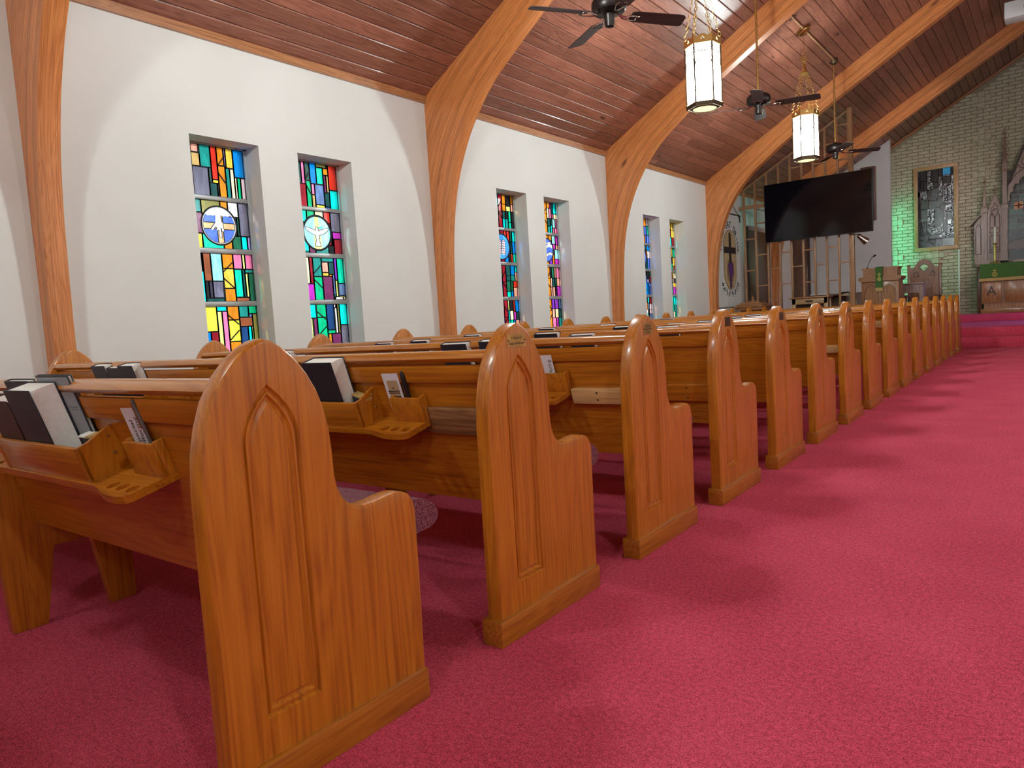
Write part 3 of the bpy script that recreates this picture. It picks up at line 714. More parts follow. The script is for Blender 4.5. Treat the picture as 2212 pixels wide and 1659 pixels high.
def panel_outline(off):
    c, hw = -.660, .070 - off; z0, zs, z1 = .164 + off, .735, .862 - off * 1.35
    p = [(c - hw, z0), (c + hw, z0), (c + hw, .45), (c + hw, zs)]
    for i in range(1, 9): t = i / 9; p.append((c + hw * (1 - t ** 1.9), zs + (z1 - zs) * t ** .88))
    p.append((c, z1))
    for i in range(8, 0, -1): t = i / 9; p.append((c - hw * (1 - t ** 1.9), zs + (z1 - zs) * t ** .88))
    p += [(c - hw, zs), (c - hw, .45)]; return p
def pew_end_mesh(x_out, x_in, panel, r=.010):
    """rounded slab; face with the routed gothic panel at x_out"""
    mb = MB(); sgn = 1 if x_out > x_in else -1; n = len(PROF)
    ring = [(x_out, r), (x_out - sgn * r * .13, r * .5), (x_out - sgn * r * .45, r * .14), (x_out - sgn * r, 0), (x_in + sgn * r, 0), (x_in + sgn * r * .45, r * .14), (x_in + sgn * r * .13, r * .5), (x_in, r)]
    vs = []
    for x, d in ring:
        Q = offset_poly(PROF, d) if d else PROF
        vs += [(x, y, z if i > 1 else 0.) for i, (y, z) in enumerate(Q)]
    fs = [(k*n+i, k*n+(i+1) % n, (k+1)*n+(i+1) % n, (k+1)*n+i) for k in range(len(ring) - 1) for i in range(n)]
    mb.add(vs, fs)
    face = [(v_[1], v_[2]) for v_ in vs[:n]]
    if panel:
        loops = [(0., 0.), (.004, -.007), (.009, -.0075), (.011, -.003), (.015, -.003), (.019, -.009), (.024, -.0095), (.031, -.004)]
        Lp = [panel_outline(o_) for o_, _ in loops]; m_ = len(Lp[0])
        tris = tessellate_polygon([[Vector((a, b_, 0)) for a, b_ in face], [Vector((a, b_, 0)) for a, b_ in Lp[0]]])
        fl = face + Lp[0]; mb.add([(x_out, a, b_) for a, b_ in fl], [tuple(t) for t in tris])
        for k in range(len(loops) - 1):
            A = [(x_out + sgn * loops[k][1], a, b_) for a, b_ in Lp[k]]; B = [(x_out + sgn * loops[k+1][1], a, b_) for a, b_ in Lp[k+1]]
            mb.add(A + B, [(i, (i+1) % m_, m_ + (i+1) % m_, m_ + i) for i in range(m_)])
        mb.add([(x_out + sgn * loops[-1][1], a, b_) for a, b_ in Lp[-1]], [tuple(range(m_))])
    else:
        tris = tessellate_polygon([[Vector((a, b_, 0)) for a, b_ in face]]); mb.add([(x_out, a, b_) for a, b_ in face], [tuple(t) for t in tris])
    face2 = [(v_[1], v_[2]) for v_ in vs[-n:]]
    tris = tessellate_polygon([[Vector((a, b_, 0)) for a, b_ in face2]]); mb.add([(x_in, a, b_) for a, b_ in face2], [tuple(t) for t in tris])
    me = mb.mesh('pew_end', 'oak_upright', fix=False)
    bm = bmesh.new(); bm.from_mesh(me); bmesh.ops.remove_doubles(bm, verts=bm.verts, dist=1e-5); bmesh.ops.recalc_face_normals(bm, faces=bm.faces); bm.to_mesh(me); bm.free()
    for pl in me.polygons: pl.use_smooth = True
    me.set_sharp_from_angle(angle=R_(24)); return me
# lean of the pew back: V runs up the back face, N points out behind it
VD = Vector((0, -.284, .959)); ND = Vector((0, -.959, -.284)); B0 = Vector((0, -.6, .367))
def PN(x, v, n): q = B0 + VD * v + ND * n; return (x, q.y, q.z)
def lbox(mb, x0, x1, v0, v1, n0, n1, mi=0):
    vs = [PN(x, v_, n_) for v_ in (v0, v1) for x, n_ in ((x0, n0), (x1, n0), (x1, n1), (x0, n1))]
    return mb.add(vs, [(0,3,2,1),(4,5,6,7),(0,1,5,4),(1,2,6,5),(2,3,7,6),(3,0,4,7)], mi)
XI0, XI1 = XE + .06, -.06      # inside faces of the two ends
def make_rack(parent, xr, mirror_c):
    """book rack: shelf with cup holes, hymnal box, two card holders; spans xr .. xr-1.02"""
    xl = xr - 1.025; mid = (xr + xl) / 2
    half = [(xr, .0), (xr - .004, .06), (xr - .011, .112), (xr - .022, .125), (xr - .05, .131), (xr - .09, .131), (xr - .13, .126), (xr - .165, .116), (xr - .20, .108), (xr - .235, .107)]
    outer = half + [(2 * mid - a, b_) for a, b_ in half[::-1]]
    holes = [circ(c, .092, .0165, 14)[::-1] for c in (xr - .04, xr - .088, xr - .136)]
    holes += [circ(2 * mid - c, .092, .0165, 14)[::-1] for c in (xr - .04, xr - .088, xr - .136)]
    mb = MB().plate(outer, holes, .281, .300, lambda u, v, a: PN(u, a, v))
    rk = mb.build('book_rack', 'oak_long', parent, 30); rk['label'] = 'wooden hymnal rack screwed to the pew back'
    b0, b1 = xr - .238, xl + .238
    lbox(MB(), b1, b0, .300, .392, .088, .100).build('rack_front', 'oak_long', rk, bevel=.002)
    for xs in (b0, b1 + .012):
        prof = [(.300, 0), (.300, .101), (.393, .101), (.396, .07), (.410, .025), (.415, 0)]
        MB().plate(prof, [], xs - .012, xs, lambda u, v, a: PN(a, u, v)).build('rack_side', 'oak_upright', rk)
        for vv in (.392, .345): MB().lathe([(.0045, 0), (.0035, .003)], PN(xs if xs == b0 else xs - .012, vv, .02), 8, Matrix.Rotation(R_(90 if xs == b0 else -90), 3, 'Y')).build('screw', 'steel', rk)
    for c0 in (xr - .142, xl):
        hb = MB(); lbox(hb, c0, c0 + .142, .300, .386, .024, .034); lbox(hb, c0, c0 + .012, .300, .389, 0, .024); lbox(hb, c0 + .13, c0 + .142, .300, .389, 0, .024)
        hb.build('card_holder', 'oak_upright', rk, bevel=.0015)
    return rk
def make_pew():
    root = thing('church_pew', 'pew', 'pew')
    e = link('pew_end', pew_end_mesh(-.012, -.066, True), root); e['label'] = 'pointed-arch pew end with routed panel'
    MB().box(-.0746, 0, -.838, -.2656, 0, .0787).build('plinth', 'oak_plinth', e, bevel=.003)
    e2 = link('pew_end', pew_end_mesh(XE + .012, XE + .066, False), root)
    MB().box(XE, XE + .0746, -.838, -.2656, 0, .0787).build('plinth', 'oak_plinth', e2, bevel=.003)
    lbox(MB(), XI0, XI1, 0, .48, -.02, 0).build('back_panel', 'oak_long', root)
    # rounded top rail and cove under it
    sec = [(-.768, .858), (-.765, .872), (-.752, .88), (-.735, .882), (-.715, .878), (-.70, .87), (-.70, .852), (-.722, .845), (-.745, .845), (-.76, .848)]
    MB().plate(sec, [], XI0, XI1, YZ).build('top_rail', 'oak_rail', root, 50)
    lbox(MB(), XI0, XI1, .432, .492, 0, .011).build('rail_molding', 'oak_long', root, bevel=.004)
    MB().plate([(-.60, .367), (-.575, .395), (-.25, .415), (-.245, .398), (-.57, .372)], [], XI0, XI1, YZ).build('seat', 'oak_long', root)
    cs = [(-.59, .43), (-.58, .47), (-.5, .488), (-.33, .502), (-.2, .503), (-.145, .485), (-.118, .45), (-.135, .42), (-.2, .41), (-.4, .405)]
    MB().plate(catmull(cs + [cs[0]], 2)[:-1], [], XI0 + .01, XI1 - .01, YZ).build('cushion', 'cushion_fabric', root, 50)
    MB().plate([(-.705, 0), (-.60, 0), (-.555, .27), (-.43, .27), (-.385, 0), (-.295, 0), (-.29, .40), (-.585, .378), (-.66, .62), (-.742, .62), (-.728, .35)], [], -1.575, -1.535, YZ).build('center_support', 'oak_upright', root, bevel=.003)
    make_rack(root, -.367, 0); make_rack(root, -1.86, 0)
    return root
proto = make_pew()
pews = []
for i in range(NP):
    o = proto if i == 0 else copy_tree(proto)
    o.location = (0, i * S, 0); o['group'] = 'oak pews along the aisle'
    o['label'] = 'varnished oak pew with pointed end, ' + ('nearest row' if i == 0 else 'last row before the steps' if i == NP - 1 else ORD[i] + ' row counted from the nearest')
    pews.append(o)
o = copy_tree(proto); o.location = (0, -1.22, 0); o['group'] = 'oak pews along the aisle'; o['label'] = 'varnished oak pew behind the camera, out of frame'   # shades the carpet in view
# brass memorial plaques and wooden battens on some rows
def plaque(i, lines, y0=-.712, y1=-.619, z0=.883, z1=.9235, mat='brass'):
    pl = MB().box(-.0125, -.0105, y0, y1, z0, z1).build('plaque', mat, pews[i]); pl['label'] = 'small engraved brass plaque'
    mb = MB()
    for k, t in enumerate(lines): add_text(mb, t, .0125 if k == 0 else .0115, YZ, -.0102, off=((y0 + y1) / 2, z1 - .0125 - .0165 * k * (1 if len(lines) < 3 else .72)), sx=.78)
    mb.build('plaque_lettering', 'engraving', pl)
    for y in (y0 + .005, y1 - .005): MB().lathe([(.0025, 0), (.002, .002)], (-.0105, y, (z0 + z1) / 2), 8, Matrix.Rotation(R_(90), 3, 'Y')).build('plaque_screw', 'engraving', pl)
plaque(1, ['In Memory Of', 'Frieda Lona Brunagor'])
plaque(2, ['In Memory Of', 'Gene Riddle', 'Gilda Hirz Ka'], -.70, -.625, .875, .9215)
for i in (3, 4, 5, 6): plaque(i, [], -.695, -.625, .872, .918, 'bronze' if i < 5 else 'brass')
def batten(i, v0, v1, x0, mat, th=.02):
    o = lbox(MB(), x0, XI1, v0, v1, .0, th).build('batten', mat, pews[i], bevel=.005); o['label'] = 'wooden batten screwed across the pew back'
    for v_ in (v0 + .02, v1 - .016): MB().lathe([(.005, 0), (.004, .002)], PN(-.235, v_, th - .0005), 8, Matrix.Rotation(R_(107), 3, 'X')).build('screw', 'engraving', o)
batten(1, .252, .284, -.64, 'walnut', .012); 
o = lbox(MB(), -.366, XI1, .252, .347, 0, .018).build('batten', 'walnut', pews[1], bevel=.006); o['label'] = 'dark figured wooden batten on the pew back'
batten(2, .243, .311, -.362, 'oak_pale', .028)
batten(3, .135, .228, -.6, 'oak_long', .022)
batten(6, .20, .262, -.36, 'oak_pale', .026)
batten(8, .33, .40, -.30, 'oak_pale', .02)

# ------------------------------------------------------------------ hymnals, cards and pens in the racks
def book_meshes(wd, ht, tk):
    """standing book: x width, z height, y thickness (origin bottom-left-front on rack floor); spine at low x"""
    c = .003; r = .004
    cover = MB().box(0, wd, 0, c, 0, ht).box(0, wd, tk - c, tk, 0, ht).box(0, c, c, tk - c, 0, ht)
    n = 6; pg = []
    for k in range(n + 1): t = k / n; pg.append((wd - .004 - .006 * math.sin(t * math.pi), c + (tk - 2 * c) * t))
    pages = MB().plate([(c, c)] + pg + [(c, tk - c)], [], r, ht - r, XYZ)
    return cover, pages
def put_book(i, x, v_top, n0, wd, ht, tk, mat, label, tilt=0., lean=0.):
    o = thing('hymnal', label, 'book', group='hymnals in the pew racks')
    cv, pg = book_meshes(wd, ht, tk)
    cv.build('cover', mat, o, bevel=.0012, seg=1); pg.build('pages', 'paper', o, 40)
    base = Vector(PN(x, v_top - ht, n0)) + Vector((0, i * S, 0))
    X = Vector((1, 0, 0)); Z = VD.copy(); Y = ND.copy()
    Rm = Matrix.Rotation(tilt, 3, ND) @ Matrix.Rotation(lean, 3, X)
    M = Matrix.Identity(4)
    for k, a in enumerate((Rm @ X, Rm @ Y, Rm @ Z)):
        for j in range(3): M[j][k] = a[j]
    M.translation = base; o.matrix_world = M; return o
V0 = .3015
def hymnal(i, x, label, wd=.16, ht=.232, tk=.04, n0=.012, mat='book_cover', tilt=0., lean=0.): return put_book(i, x, V0 + ht + abs(math.sin(tilt)) * wd * .55, n0, wd, ht, tk, mat, label, tilt, lean)
h = hymnal(0, -.955, 'thick navy hymnal standing in the nearest rack, cream page edges showing', wd=.178, ht=.238, tk=.066, n0=.02)
# its loose back cover with the grey endpaper
bk = put_book(0, -.905, V0 + .252, .004, .205, .25, .012, 'book_cover', 'grey endpaper hymnal leaning behind the thick navy hymnal in the nearest rack')
MB().box(.004, .2, .0122, .0132, .005, .245).build('endpaper', 'endpaper', bk)
tx = MB()
for k, zz in enumerate((.163, .156, .085, .078)): add_text(tx, 'of the church' if k % 2 else 'hymns and psalms', .007, lambda u, v, a: (u, a, v), .0134, off=(.165, zz))
tx.build('print', 'ink', bk)
hymnal(0, -1.135, 'hymnal with white page edges at the left end of the nearest rack', wd=.165, ht=.205, tk=.06, n0=.026, mat='book_cover_maroon')
put_book(0, -1.12, V0 + .24, .004, .17, .24, .022, 'book_cover', 'slim navy hymnal at the back left of the nearest rack')
# second row
hymnal(1, -.855, 'dark hymnal half hidden behind the nearest pew end, second rack', wd=.165, ht=.235, tk=.062, n0=.02)
for k, (x, lb) in enumerate([(-2.62, 'leftmost'), (-2.46, 'middle'), (-2.32, 'rightmost')]): hymnal(1, x, 'navy hymnal, %s of three in the far rack of the second pew' % lb, wd=.15, tk=.044 + .006 * (k == 2), ht=.222 + .012 * (k != 1))
bkpos = {2: [(-2.35, .165), (-1.02, .16), (-.78, .165), (-2.60, .15)], 3: [(-1.1, .16), (-.86, .15), (-2.45, .16), (-2.1, .15)], 4: [(-.74, .15), (-1.07, .155), (-2.4, .16)], 5: [(-.85, .17), (-1.1, .15), (-2.3, .16)],
         6: [(-.78, .16), (-.98, .15), (-2.5, .16), (-2.2, .16)], 7: [(-.8, .16), (-1.1, .15), (-2.3, .15)], 8: [(-.72, .17), (-1.0, .15), (-2.4, .16)], 9: [(-.85, .15), (-1.1, .15)], 10: [(-.9, .16), (-2.3, .16)], 11: [(-.85, .16), (-1.05, .15)]}
for i, L_ in bkpos.items():
    for k, (x, wd) in enumerate(sorted(L_)):
        if x + wd > -.607: x = -.612 - wd
        hymnal(i, x, 'dark hymnal in the rack of the %s pew row, %s from the wall' % (ORD[i], ORD[k]), wd=wd, ht=.232 + .008 * ((i + k) % 3), tk=.038 + .005 * (k % 2))
# small carton with a bar code at the end of the nearest rack
o = thing('pencil_carton', 'small white carton with bar code beside the thick navy hymnal', 'box', PN(-.70, V0, .022))
o.rotation_euler = (math.atan2(.284, .959), 0, 0)
MB().box(0, .07, -.03, .0, 0, .10).build('carton', 'paper', o, bevel=.002)
mb = MB(); bx = .006
while bx < .062: w_ = rnd.choice([.0012, .002, .003]); mb.box(bx, bx + w_, -.0306, -.0301, .07, .096); bx += w_ + rnd.choice([.0012, .002])
mb.build('bar_code', 'ink', o)
MB().box(.045, .0703, -.0304, .0004, .094, .1006).build('label_strip', 'gold_fringe', o)
# crumpled packet in the second rack
o = thing('crayon_packet', 'small yellow and white packet in the rack of the second pew', 'packet', PN(-.70, V0, .02)); o.location.y += S; o.rotation_euler = (.28, .25, 0)
MB().box(0, .075, -.028, .0, 0, .105).build('packet', 'paper', o, bevel=.006)
MB().box(.004, .07, -.0292, -.0282, .07, .1).build('packet_print', 'ink', o)
MB().box(.0, .0755, -.0288, .0005, .098, .106).build('packet_band', 'gold_fringe', o)
def card(i, x, w_, h_, label, words, n0=.010, tilt=-.06, mat='card', extra=False):
    o = thing('offering_card', label, 'card')
    MB().box(0, w_, 0, .0012, 0, h_).build('card', mat, o)
    if words:
        mb = MB()      # lettering reads upward
        for k, t in enumerate(words):
            if t: add_text(mb, t, .026, lambda u, v, a: (w_ - v, a, h_ * .6 + u), .0016, off=(0, w_ * (.62 - .36 * k)))
        mb.build('card_lettering', 'ink', o)
    if extra:
        MB().box(.016, w_ - .012, .0014, .0022, 0, h_ - .026).build('tan_insert', 'tan_card', o)
        mb = MB()
        for zz, L in ((h_ - .055, .012), (h_ - .066, .055), (h_ - .073, .052)): mb.box(w_ / 2 - L / 2, w_ / 2 + L / 2, .0023, .0027, zz, zz + .003)
        mb.box(w_ / 2 - .026, w_ / 2 + .026, .0023, .0027, h_ - .09, h_ - .083)
        mb.build('insert_print', 'ink', o)
    base = Vector(PN(x, V0, n0)) + Vector((0, i * S, 0)); Rm = Matrix.Rotation(tilt, 3, ND); M = Matrix.Identity(4)
    for k, a in enumerate((Rm @ Vector((1, 0, 0)), Rm @ ND, Rm @ VD)):
        for j in range(3): M[j][k] = a[j]
    M.translation = base; o.matrix_world = M
def pen(i, x, label, r=.0048, ln=.175, mat='grey_plastic', tilt=.05, flat=False):
    o = thing('pen', label, 'pen')
    if flat: MB().tube([(0, 0, 0), (0, 0, .06), (0, 0, .11), (0, 0, .15), (0, 0, .168), (0, 0, .174)], [.006, .006, .0085, .0095, .0075, .003], 10).build('barrel', mat, o, 40)
    else:
        MB().tube([(0, 0, 0), (0, 0, ln * .55)], r * .85, 10).build('barrel', mat, o, 40)
        MB().tube([(0, 0, ln * .55), (0, 0, ln * .98), (0, 0, ln)], [r, r, r * .8], 10).build('cap', mat, o, 40)
        MB().box(-.0015, .0015, r, r + .002, ln * .62, ln * .97).build('clip', 'steel', o)
    base = Vector(PN(x, V0, .013)) + Vector((0, i * S, 0)); Rm = Matrix.Rotation(tilt, 3, ND); M = Matrix.Identity(4)
    for k, a in enumerate((Rm @ Vector((1, 0, 0)), Rm @ ND, Rm @ VD)):
        for j in range(3): M[j][k] = a[j]
    M.translation = base; o.matrix_world = M
card(0, -.488, .072, .165, 'white special offering card in the holder of the nearest pew', ['Special', 'Offering'], tilt=.04)
pen(0, -.405, 'grey pen beside the offering card in the nearest pew holder', tilt=.03, ln=.19)
card(1, -.535, .078, .165, 'white and tan printed card in the holder of the second pew', [], extra=True, tilt=.02)
pen(1, -.43, 'flat black pen in the card holder of the second pew', mat='black_plastic', flat=True, tilt=.03)
card(2, -.50, .07, .16, 'white offering card in the holder of the third pew', ['', 'Offering'], tilt=.02)

# ================================================================== LANTERNS AND FANS
FX = -1.57
def make_lantern():
    """hexagonal gothic pendant; origin at the bottom of the body"""
    root = thing('pendant_lantern', 'x', 'lantern')
    R, hb, hc = .172, .60, .685; a0 = R_(-67 + 30)
    hexp = lambda r, z: [(r * math.cos(a0 + k * math.pi / 3), r * math.sin(a0 + k * math.pi / 3), z) for k in range(6)]
    lo, hi = hexp(R * .97, .03), hexp(R * .97, hb)
    for k in range(6):
        j = (k + 1) % 6; a, b_ = Vector(lo[k]), Vector(lo[j]); c, d = Vector(hi[j]), Vector(hi[k])
        n = ((a + b_) * .5); n.z = 0; n.normalize(); th = n * .004
        MB().add([a, b_, c, d, a - th, b_ - th, c - th, d - th], [(0,1,2,3),(7,6,5,4),(0,4,5,1),(1,5,6,2),(2,6,7,3),(3,7,4,0)]).build('glass_panel', 'lantern_glass', root)
        # corner post, tracery and crown plate of this side
        MB().tube([Vector(hexp(R, 0)[k]), Vector(hexp(R, hb + .02)[k])], .008, 6).build('corner_post', 'bronze', root)
        tr = MB(); e = (b_ - a); out = n * .004
        q = lambda u, z: a + e * u + Vector((0, 0, z - .03)) + out
        pts = [q(.04, .40)] + [q(.04 + .46 * (1 - math.cos(t * math.pi / 12)) , .40 + .115 * math.sin(t * math.pi / 12) ) for t in range(1, 7)]
        pts2 = [q(.96, .40)] + [q(.96 - .46 * (1 - math.cos(t * math.pi / 12)), .40 + .115 * math.sin(t * math.pi / 12)) for t in range(1, 7)]
        tr.tube(pts, .0036, 4).tube(pts2, .0036, 4).tube([q(0, .525), q(1, .525)], .0045, 4)
        for u in (.0, .2, .4, .6, .8): tr.tube([q(u, .53), q(u + .2, .598)], .0024, 4); tr.tube([q(u + .2, .53), q(u, .598)], .0024, 4)
        tr.build('tracery', 'bronze', root)
        A, B = Vector(hexp(R + .006, 0)[k]), Vector(hexp(R + .006, 0)[j]); E_ = B - A
        cp = [(0, .6), (1, .6), (1, .70), (.93, .675), (.8, .66), (.65, .675), (.5, .685), (.35, .675), (.2, .66), (.07, .675), (0, .70)]
        MB().plate(cp, [circ(.5, .648, .05, 8, .009)[::-1], circ(.44, .633, .045, 8, .008)[::-1], circ(.56, .633, .045, 8, .008)[::-1]], 0, .005, lambda u, v, t: tuple(A + E_ * u + n * t + Vector((0, 0, v)))).build('crown_plate', 'gold_leaf', root)
        MB().bar(A + Vector((0, 0, .018)) , B + Vector((0, 0, .018)), .036, .01, n).build('base_band', 'bronze', root)
        rv = MB()
        for t in range(6): rv.lathe([(.004, -.004), (.004, .004)], A + E_ * ((t + .5) / 6) + Vector((0, 0, .04)) + n * .004, 6)
        for t in range(8): rv.lathe([(.004, -.004), (.004, .004)], A + E_ * ((t + .5) / 8) + Vector((0, 0, .602)) + n * .006, 6)
        rv.build('beading', 'brass', root)
    MB().lathe([(R * .9, .0), (R * .88, .012)], n=6, a0=a0).build('base_plate', 'bronze', root)
    MB().lathe([(R * .70, -.004), (R * .70, .004)], n=28).build('base_glass', 'lantern_base_glass', root, 30)
    MB().torus((0, 0, -.002), R * .71, .006, (1, 0, 0), (0, 1, 0), 28, 6).build('base_ring', 'bronze', root, 50)
    ld_ = bpy.data.lights.new('bulb', 'SPOT'); ld_.energy = DOWN_POWER; ld_.color = (.83, 1., .99); ld_.spot_size = R_(165); ld_.spot_blend = .5; ld_.shadow_soft_size = .11
    lb_ = bpy.data.objects.new('bulb', ld_); COL.objects.link(lb_); lb_.parent = root; lb_.location = (0, 0, -.015)
    ld2 = bpy.data.lights.new('bulb', 'POINT'); ld2.energy = BULB_POWER; ld2.color = (.83, 1., .99); ld2.shadow_soft_size = .09
    lb2 = bpy.data.objects.new('bulb', ld2); COL.objects.link(lb2); lb2.parent = root; lb2.location = (0, 0, .3)
    # chains up to the bell cap
    zb = 1.19
    def chain(name, p, q, ln=.05):
        p, q = Vector(p), Vector(q); d = q - p; n = max(2, int(d.length / (ln * .74))); d.normalize(); u = d.cross(Vector((1, .3, 0))).normalized(); w_ = d.cross(u); mb = MB()
        L = (q - p).length
        for k in range(n): c = p + d * (L * (k + .5) / n); mb.torus(c, L / n * .62, .0028, d, (u if k % 2 else w_) * .55, 8, 4)
        mb.build(name, 'brass', root, 60)
    for k in range(6): chain('chain', hexp(R, .69)[k], hexp(.055, zb)[k])
    MB().lathe([(.06, zb), (.066, zb + .012), (.05, zb + .025), (.032, zb + .06), (.022, zb + .11), (.016, zb + .15), (.02, zb + .16), (.01, zb + .17)], n=16).build('bell_cap', 'brass', root, 40)
    q = MB().torus((0, 0, zb + .215), .042, .007, (.8, .6, 0), (0, 0, 1), 18, 6)
    for sx, sz in ((1, 0), (-1, 0), (0, 1), (0, -1)): q.torus((.8 * .02 * sx, .6 * .02 * sx, zb + .215 + .02 * sz), .014, .004, (.8, .6, 0), (0, 0, 1), 10, 5)
    q.build('quatrefoil_ring', 'brass', root, 50)
    top = ceil_z(FX) - 3.0
    chain('chain', (0, 0, zb + .255), (0, 0, top - .06), .055)
    sl = math.atan(SL)
    M = Matrix.Rotation(-sl, 3, 'Y')
    MB().lathe([(.02, -.075), (.035, -.06), (.075, -.045), (.085, -.03), (.07, -.022), (.1, -.012), (.1, 0)], (0, 0, top - .004), 20, M).build('ceiling_canopy', 'brass', root, 35)
    return root
lant = make_lantern()
LY = [5.73, 9.47, 1.99, -1.9]
ll = ['lit gothic pendant lantern, the larger one beside the near ceiling fan', 'lit gothic pendant lantern, the smaller one in front of the far fans', 'lit gothic pendant lantern above the near pews, out of frame', 'lit gothic pendant lantern behind the camera, out of frame']
for k in range(4):
    o = lant if k == 0 else copy_tree(lant)
    o.location = (FX, LY[k], 3.0); o['label'] = ll[k]; o['group'] = 'gothic pendant lanterns'
for k in range(4):       # the row over the opposite pews lights the room too
    o = copy_tree(lant); o.location = (2 * XC - FX, LY[k], 3.0); o['label'] = 'lit gothic pendant lantern over the opposite pews, out of frame, ' + ('third', 'fourth', 'second', 'first')[k] + ' from the rear'; o['group'] = 'lanterns over the opposite pews'
    for ch in o.children:
        if ch.name.startswith('ceiling_canopy'): ch.rotation_euler = (0, 2 * math.atan(SL), 0); ch.location = (0, 0, 0)
o = copy_tree(lant); o.location = (1.7, -4.7, ceil_z(1.7) - (ceil_z(FX) - 3.0)); o['label'] = 'lit gothic pendant lantern over the rear of the aisle, out of frame'; o['group'] = 'gothic pendant lanterns'
for ch in o.children:
    if ch.name.startswith('ceiling_canopy'): ch.rotation_euler = (0, 2 * math.atan(SL), 0)
def make_fan():
    root = thing('ceiling_fan', 'x', 'fan')        # origin at blade level on the axis
    top = ceil_z(FX) - 3.365
    MB().tube([(0, 0, .12), (0, 0, top - .02)], .0125, 10).build('downrod', 'brass', root, 60)
    M = Matrix.Rotation(-math.atan(SL), 3, 'Y')
    MB().lathe([(.02, -.07), (.045, -.055), (.062, -.02), (.066, 0)], (0, 0, top - .004), 16, M).build('ceiling_canopy', 'bronze', root, 35)
    MB().lathe([(.02, .16), (.035, .15), (.05, .135), (.1, .125), (.13, .105), (.14, .08), (.14, .035), (.125, .012), (.06, .0), (.05, -.005)], n=28).build('motor_housing', 'fan_metal', root, 35)
    vt = MB()
    for k in range(20): t = 2 * math.pi * k / 20; c, s_ = math.cos(t), math.sin(t); vt.bar((.07 * c, .07 * s_, .004), (.12 * c, .12 * s_, .013), .008, .004)
    vt.build('vent_ribs', 'black_plastic', root)
    MB().lathe([(.045, 0), (.045, -.03), (.04, -.04), (.04, -.085), (.036, -.1), (.02, -.106)], n=18).build('switch_housing', 'fan_metal', root, 35)
    for k in range(4):
        t = 2 * math.pi * k / 4; Rz = Matrix.Rotation(t, 4, 'Z')
        ang = Matrix.Rotation(R_(-13), 3, 'X')
        out = [(.19, -.05), (.22, -.062), (.61, -.07), (.655, -.066), (.68, -.045), (.69, .05), (.68, .068), (.61, .07), (.22, .062), (.19, .05)]
        def mp(u, v, a, Rz=Rz): q = ang @ Vector((0, v, a)); return tuple(Rz @ Vector((u, q.y, q.z - .005)))
        bl = MB().plate(out, [], -.003, .003, mp).build('blade', 'fan_blade', root)
        br = MB()
        br.tube([tuple(Rz @ Vector(q)) for q in ((.075, 0, .005), (.12, .012, -.02), (.16, .03, -.018), (.21, .045, -.016), (.25, .035, -.014), (.235, .012, -.013))], .006, 6)
        br.tube([tuple(Rz @ Vector(q)) for q in ((.075, 0, .005), (.12, -.012, -.02), (.16, -.03, -.018), (.21, -.045, -.018), (.25, -.035, -.016), (.235, -.012, -.015))], .006, 6)
        br.build('blade_bracket', 'fan_shine', bl, 60)
    ch = MB()
    for k in range(10): ch.lathe([(.002, -.003), (.002, .003)], (.04, -.03, -.06 - k * .006), 5)
    ch.build('pull_chain', 'brass', root)
    return root
fan = make_fan()
for k, (y, z, rot, lb) in enumerate([(3.80, 3.39, 56, 'dark four-blade ceiling fan cut off by the top edge, nearest'), (7.43, 3.39, 16, 'dark four-blade ceiling fan on a long brass rod between the two lanterns'), (11.2, 3.40, 30, 'dark four-blade ceiling fan in front of the lattice, farthest')]):
    o = fan if k == 0 else copy_tree(fan)
    o.location = (FX, y, 3.365); o.rotation_euler = (0, 0, R_(rot)); o['label'] = lb; o['group'] = 'ceiling fans'
    # the canopy keeps to the roof slope whatever way the blades stand
    for ch in o.children:
        if ch.name.startswith('ceiling_canopy'): ch.rotation_euler = (0, 0, R_(-rot))
# surface conduit along the ceiling feeding fan and lantern
o = thing('ceiling_conduit', 'thin copper-coloured conduit on the ceiling above the far lantern', 'conduit', (FX, 8.3, ceil_z(FX)))
MB().tube([(.02, 0, -.012), (.02, 2.9, -.012)], .011, 8).build('pipe', 'frame_wood', o, 60)
for y in (.25, .62, 2.3): MB().bar((-.03, y, -.03), (.07, y, .02), .02, .008).build('clip', 'steel', o)
o = thing('junction_box', 'reddish wooden junction cover on the ceiling beside the conduit', 'box', (FX - .2, 8.55, ceil_z(FX - .2)))
pb = MB().plate([(0, -.02), (.16, .0724), (.16, .0524), (0, -.04)], [], 0, .3, XZ).build('cover', 'plank', o)
# projector near the ridge
o = thing('projector', 'white projector box hanging near the ridge', 'projector', (.80, 14.0, 5.56))
MB().box(-.24, .24, -.18, .18, 0, .27).build('case', 'white_plastic', o, bevel=.012)
MB().lathe([(.05, 0), (.05, .03), (.04, .032)], (.08, -.18, .13), 16, Matrix.Rotation(R_(90), 3, 'X')).build('lens', 'black_plastic', o, 40)
MB().tube([(0, 0, .27), (0, 0, ceil_z(.80) - 5.56)], .02, 8).build('mount_pole', 'white_plastic', o, 60)

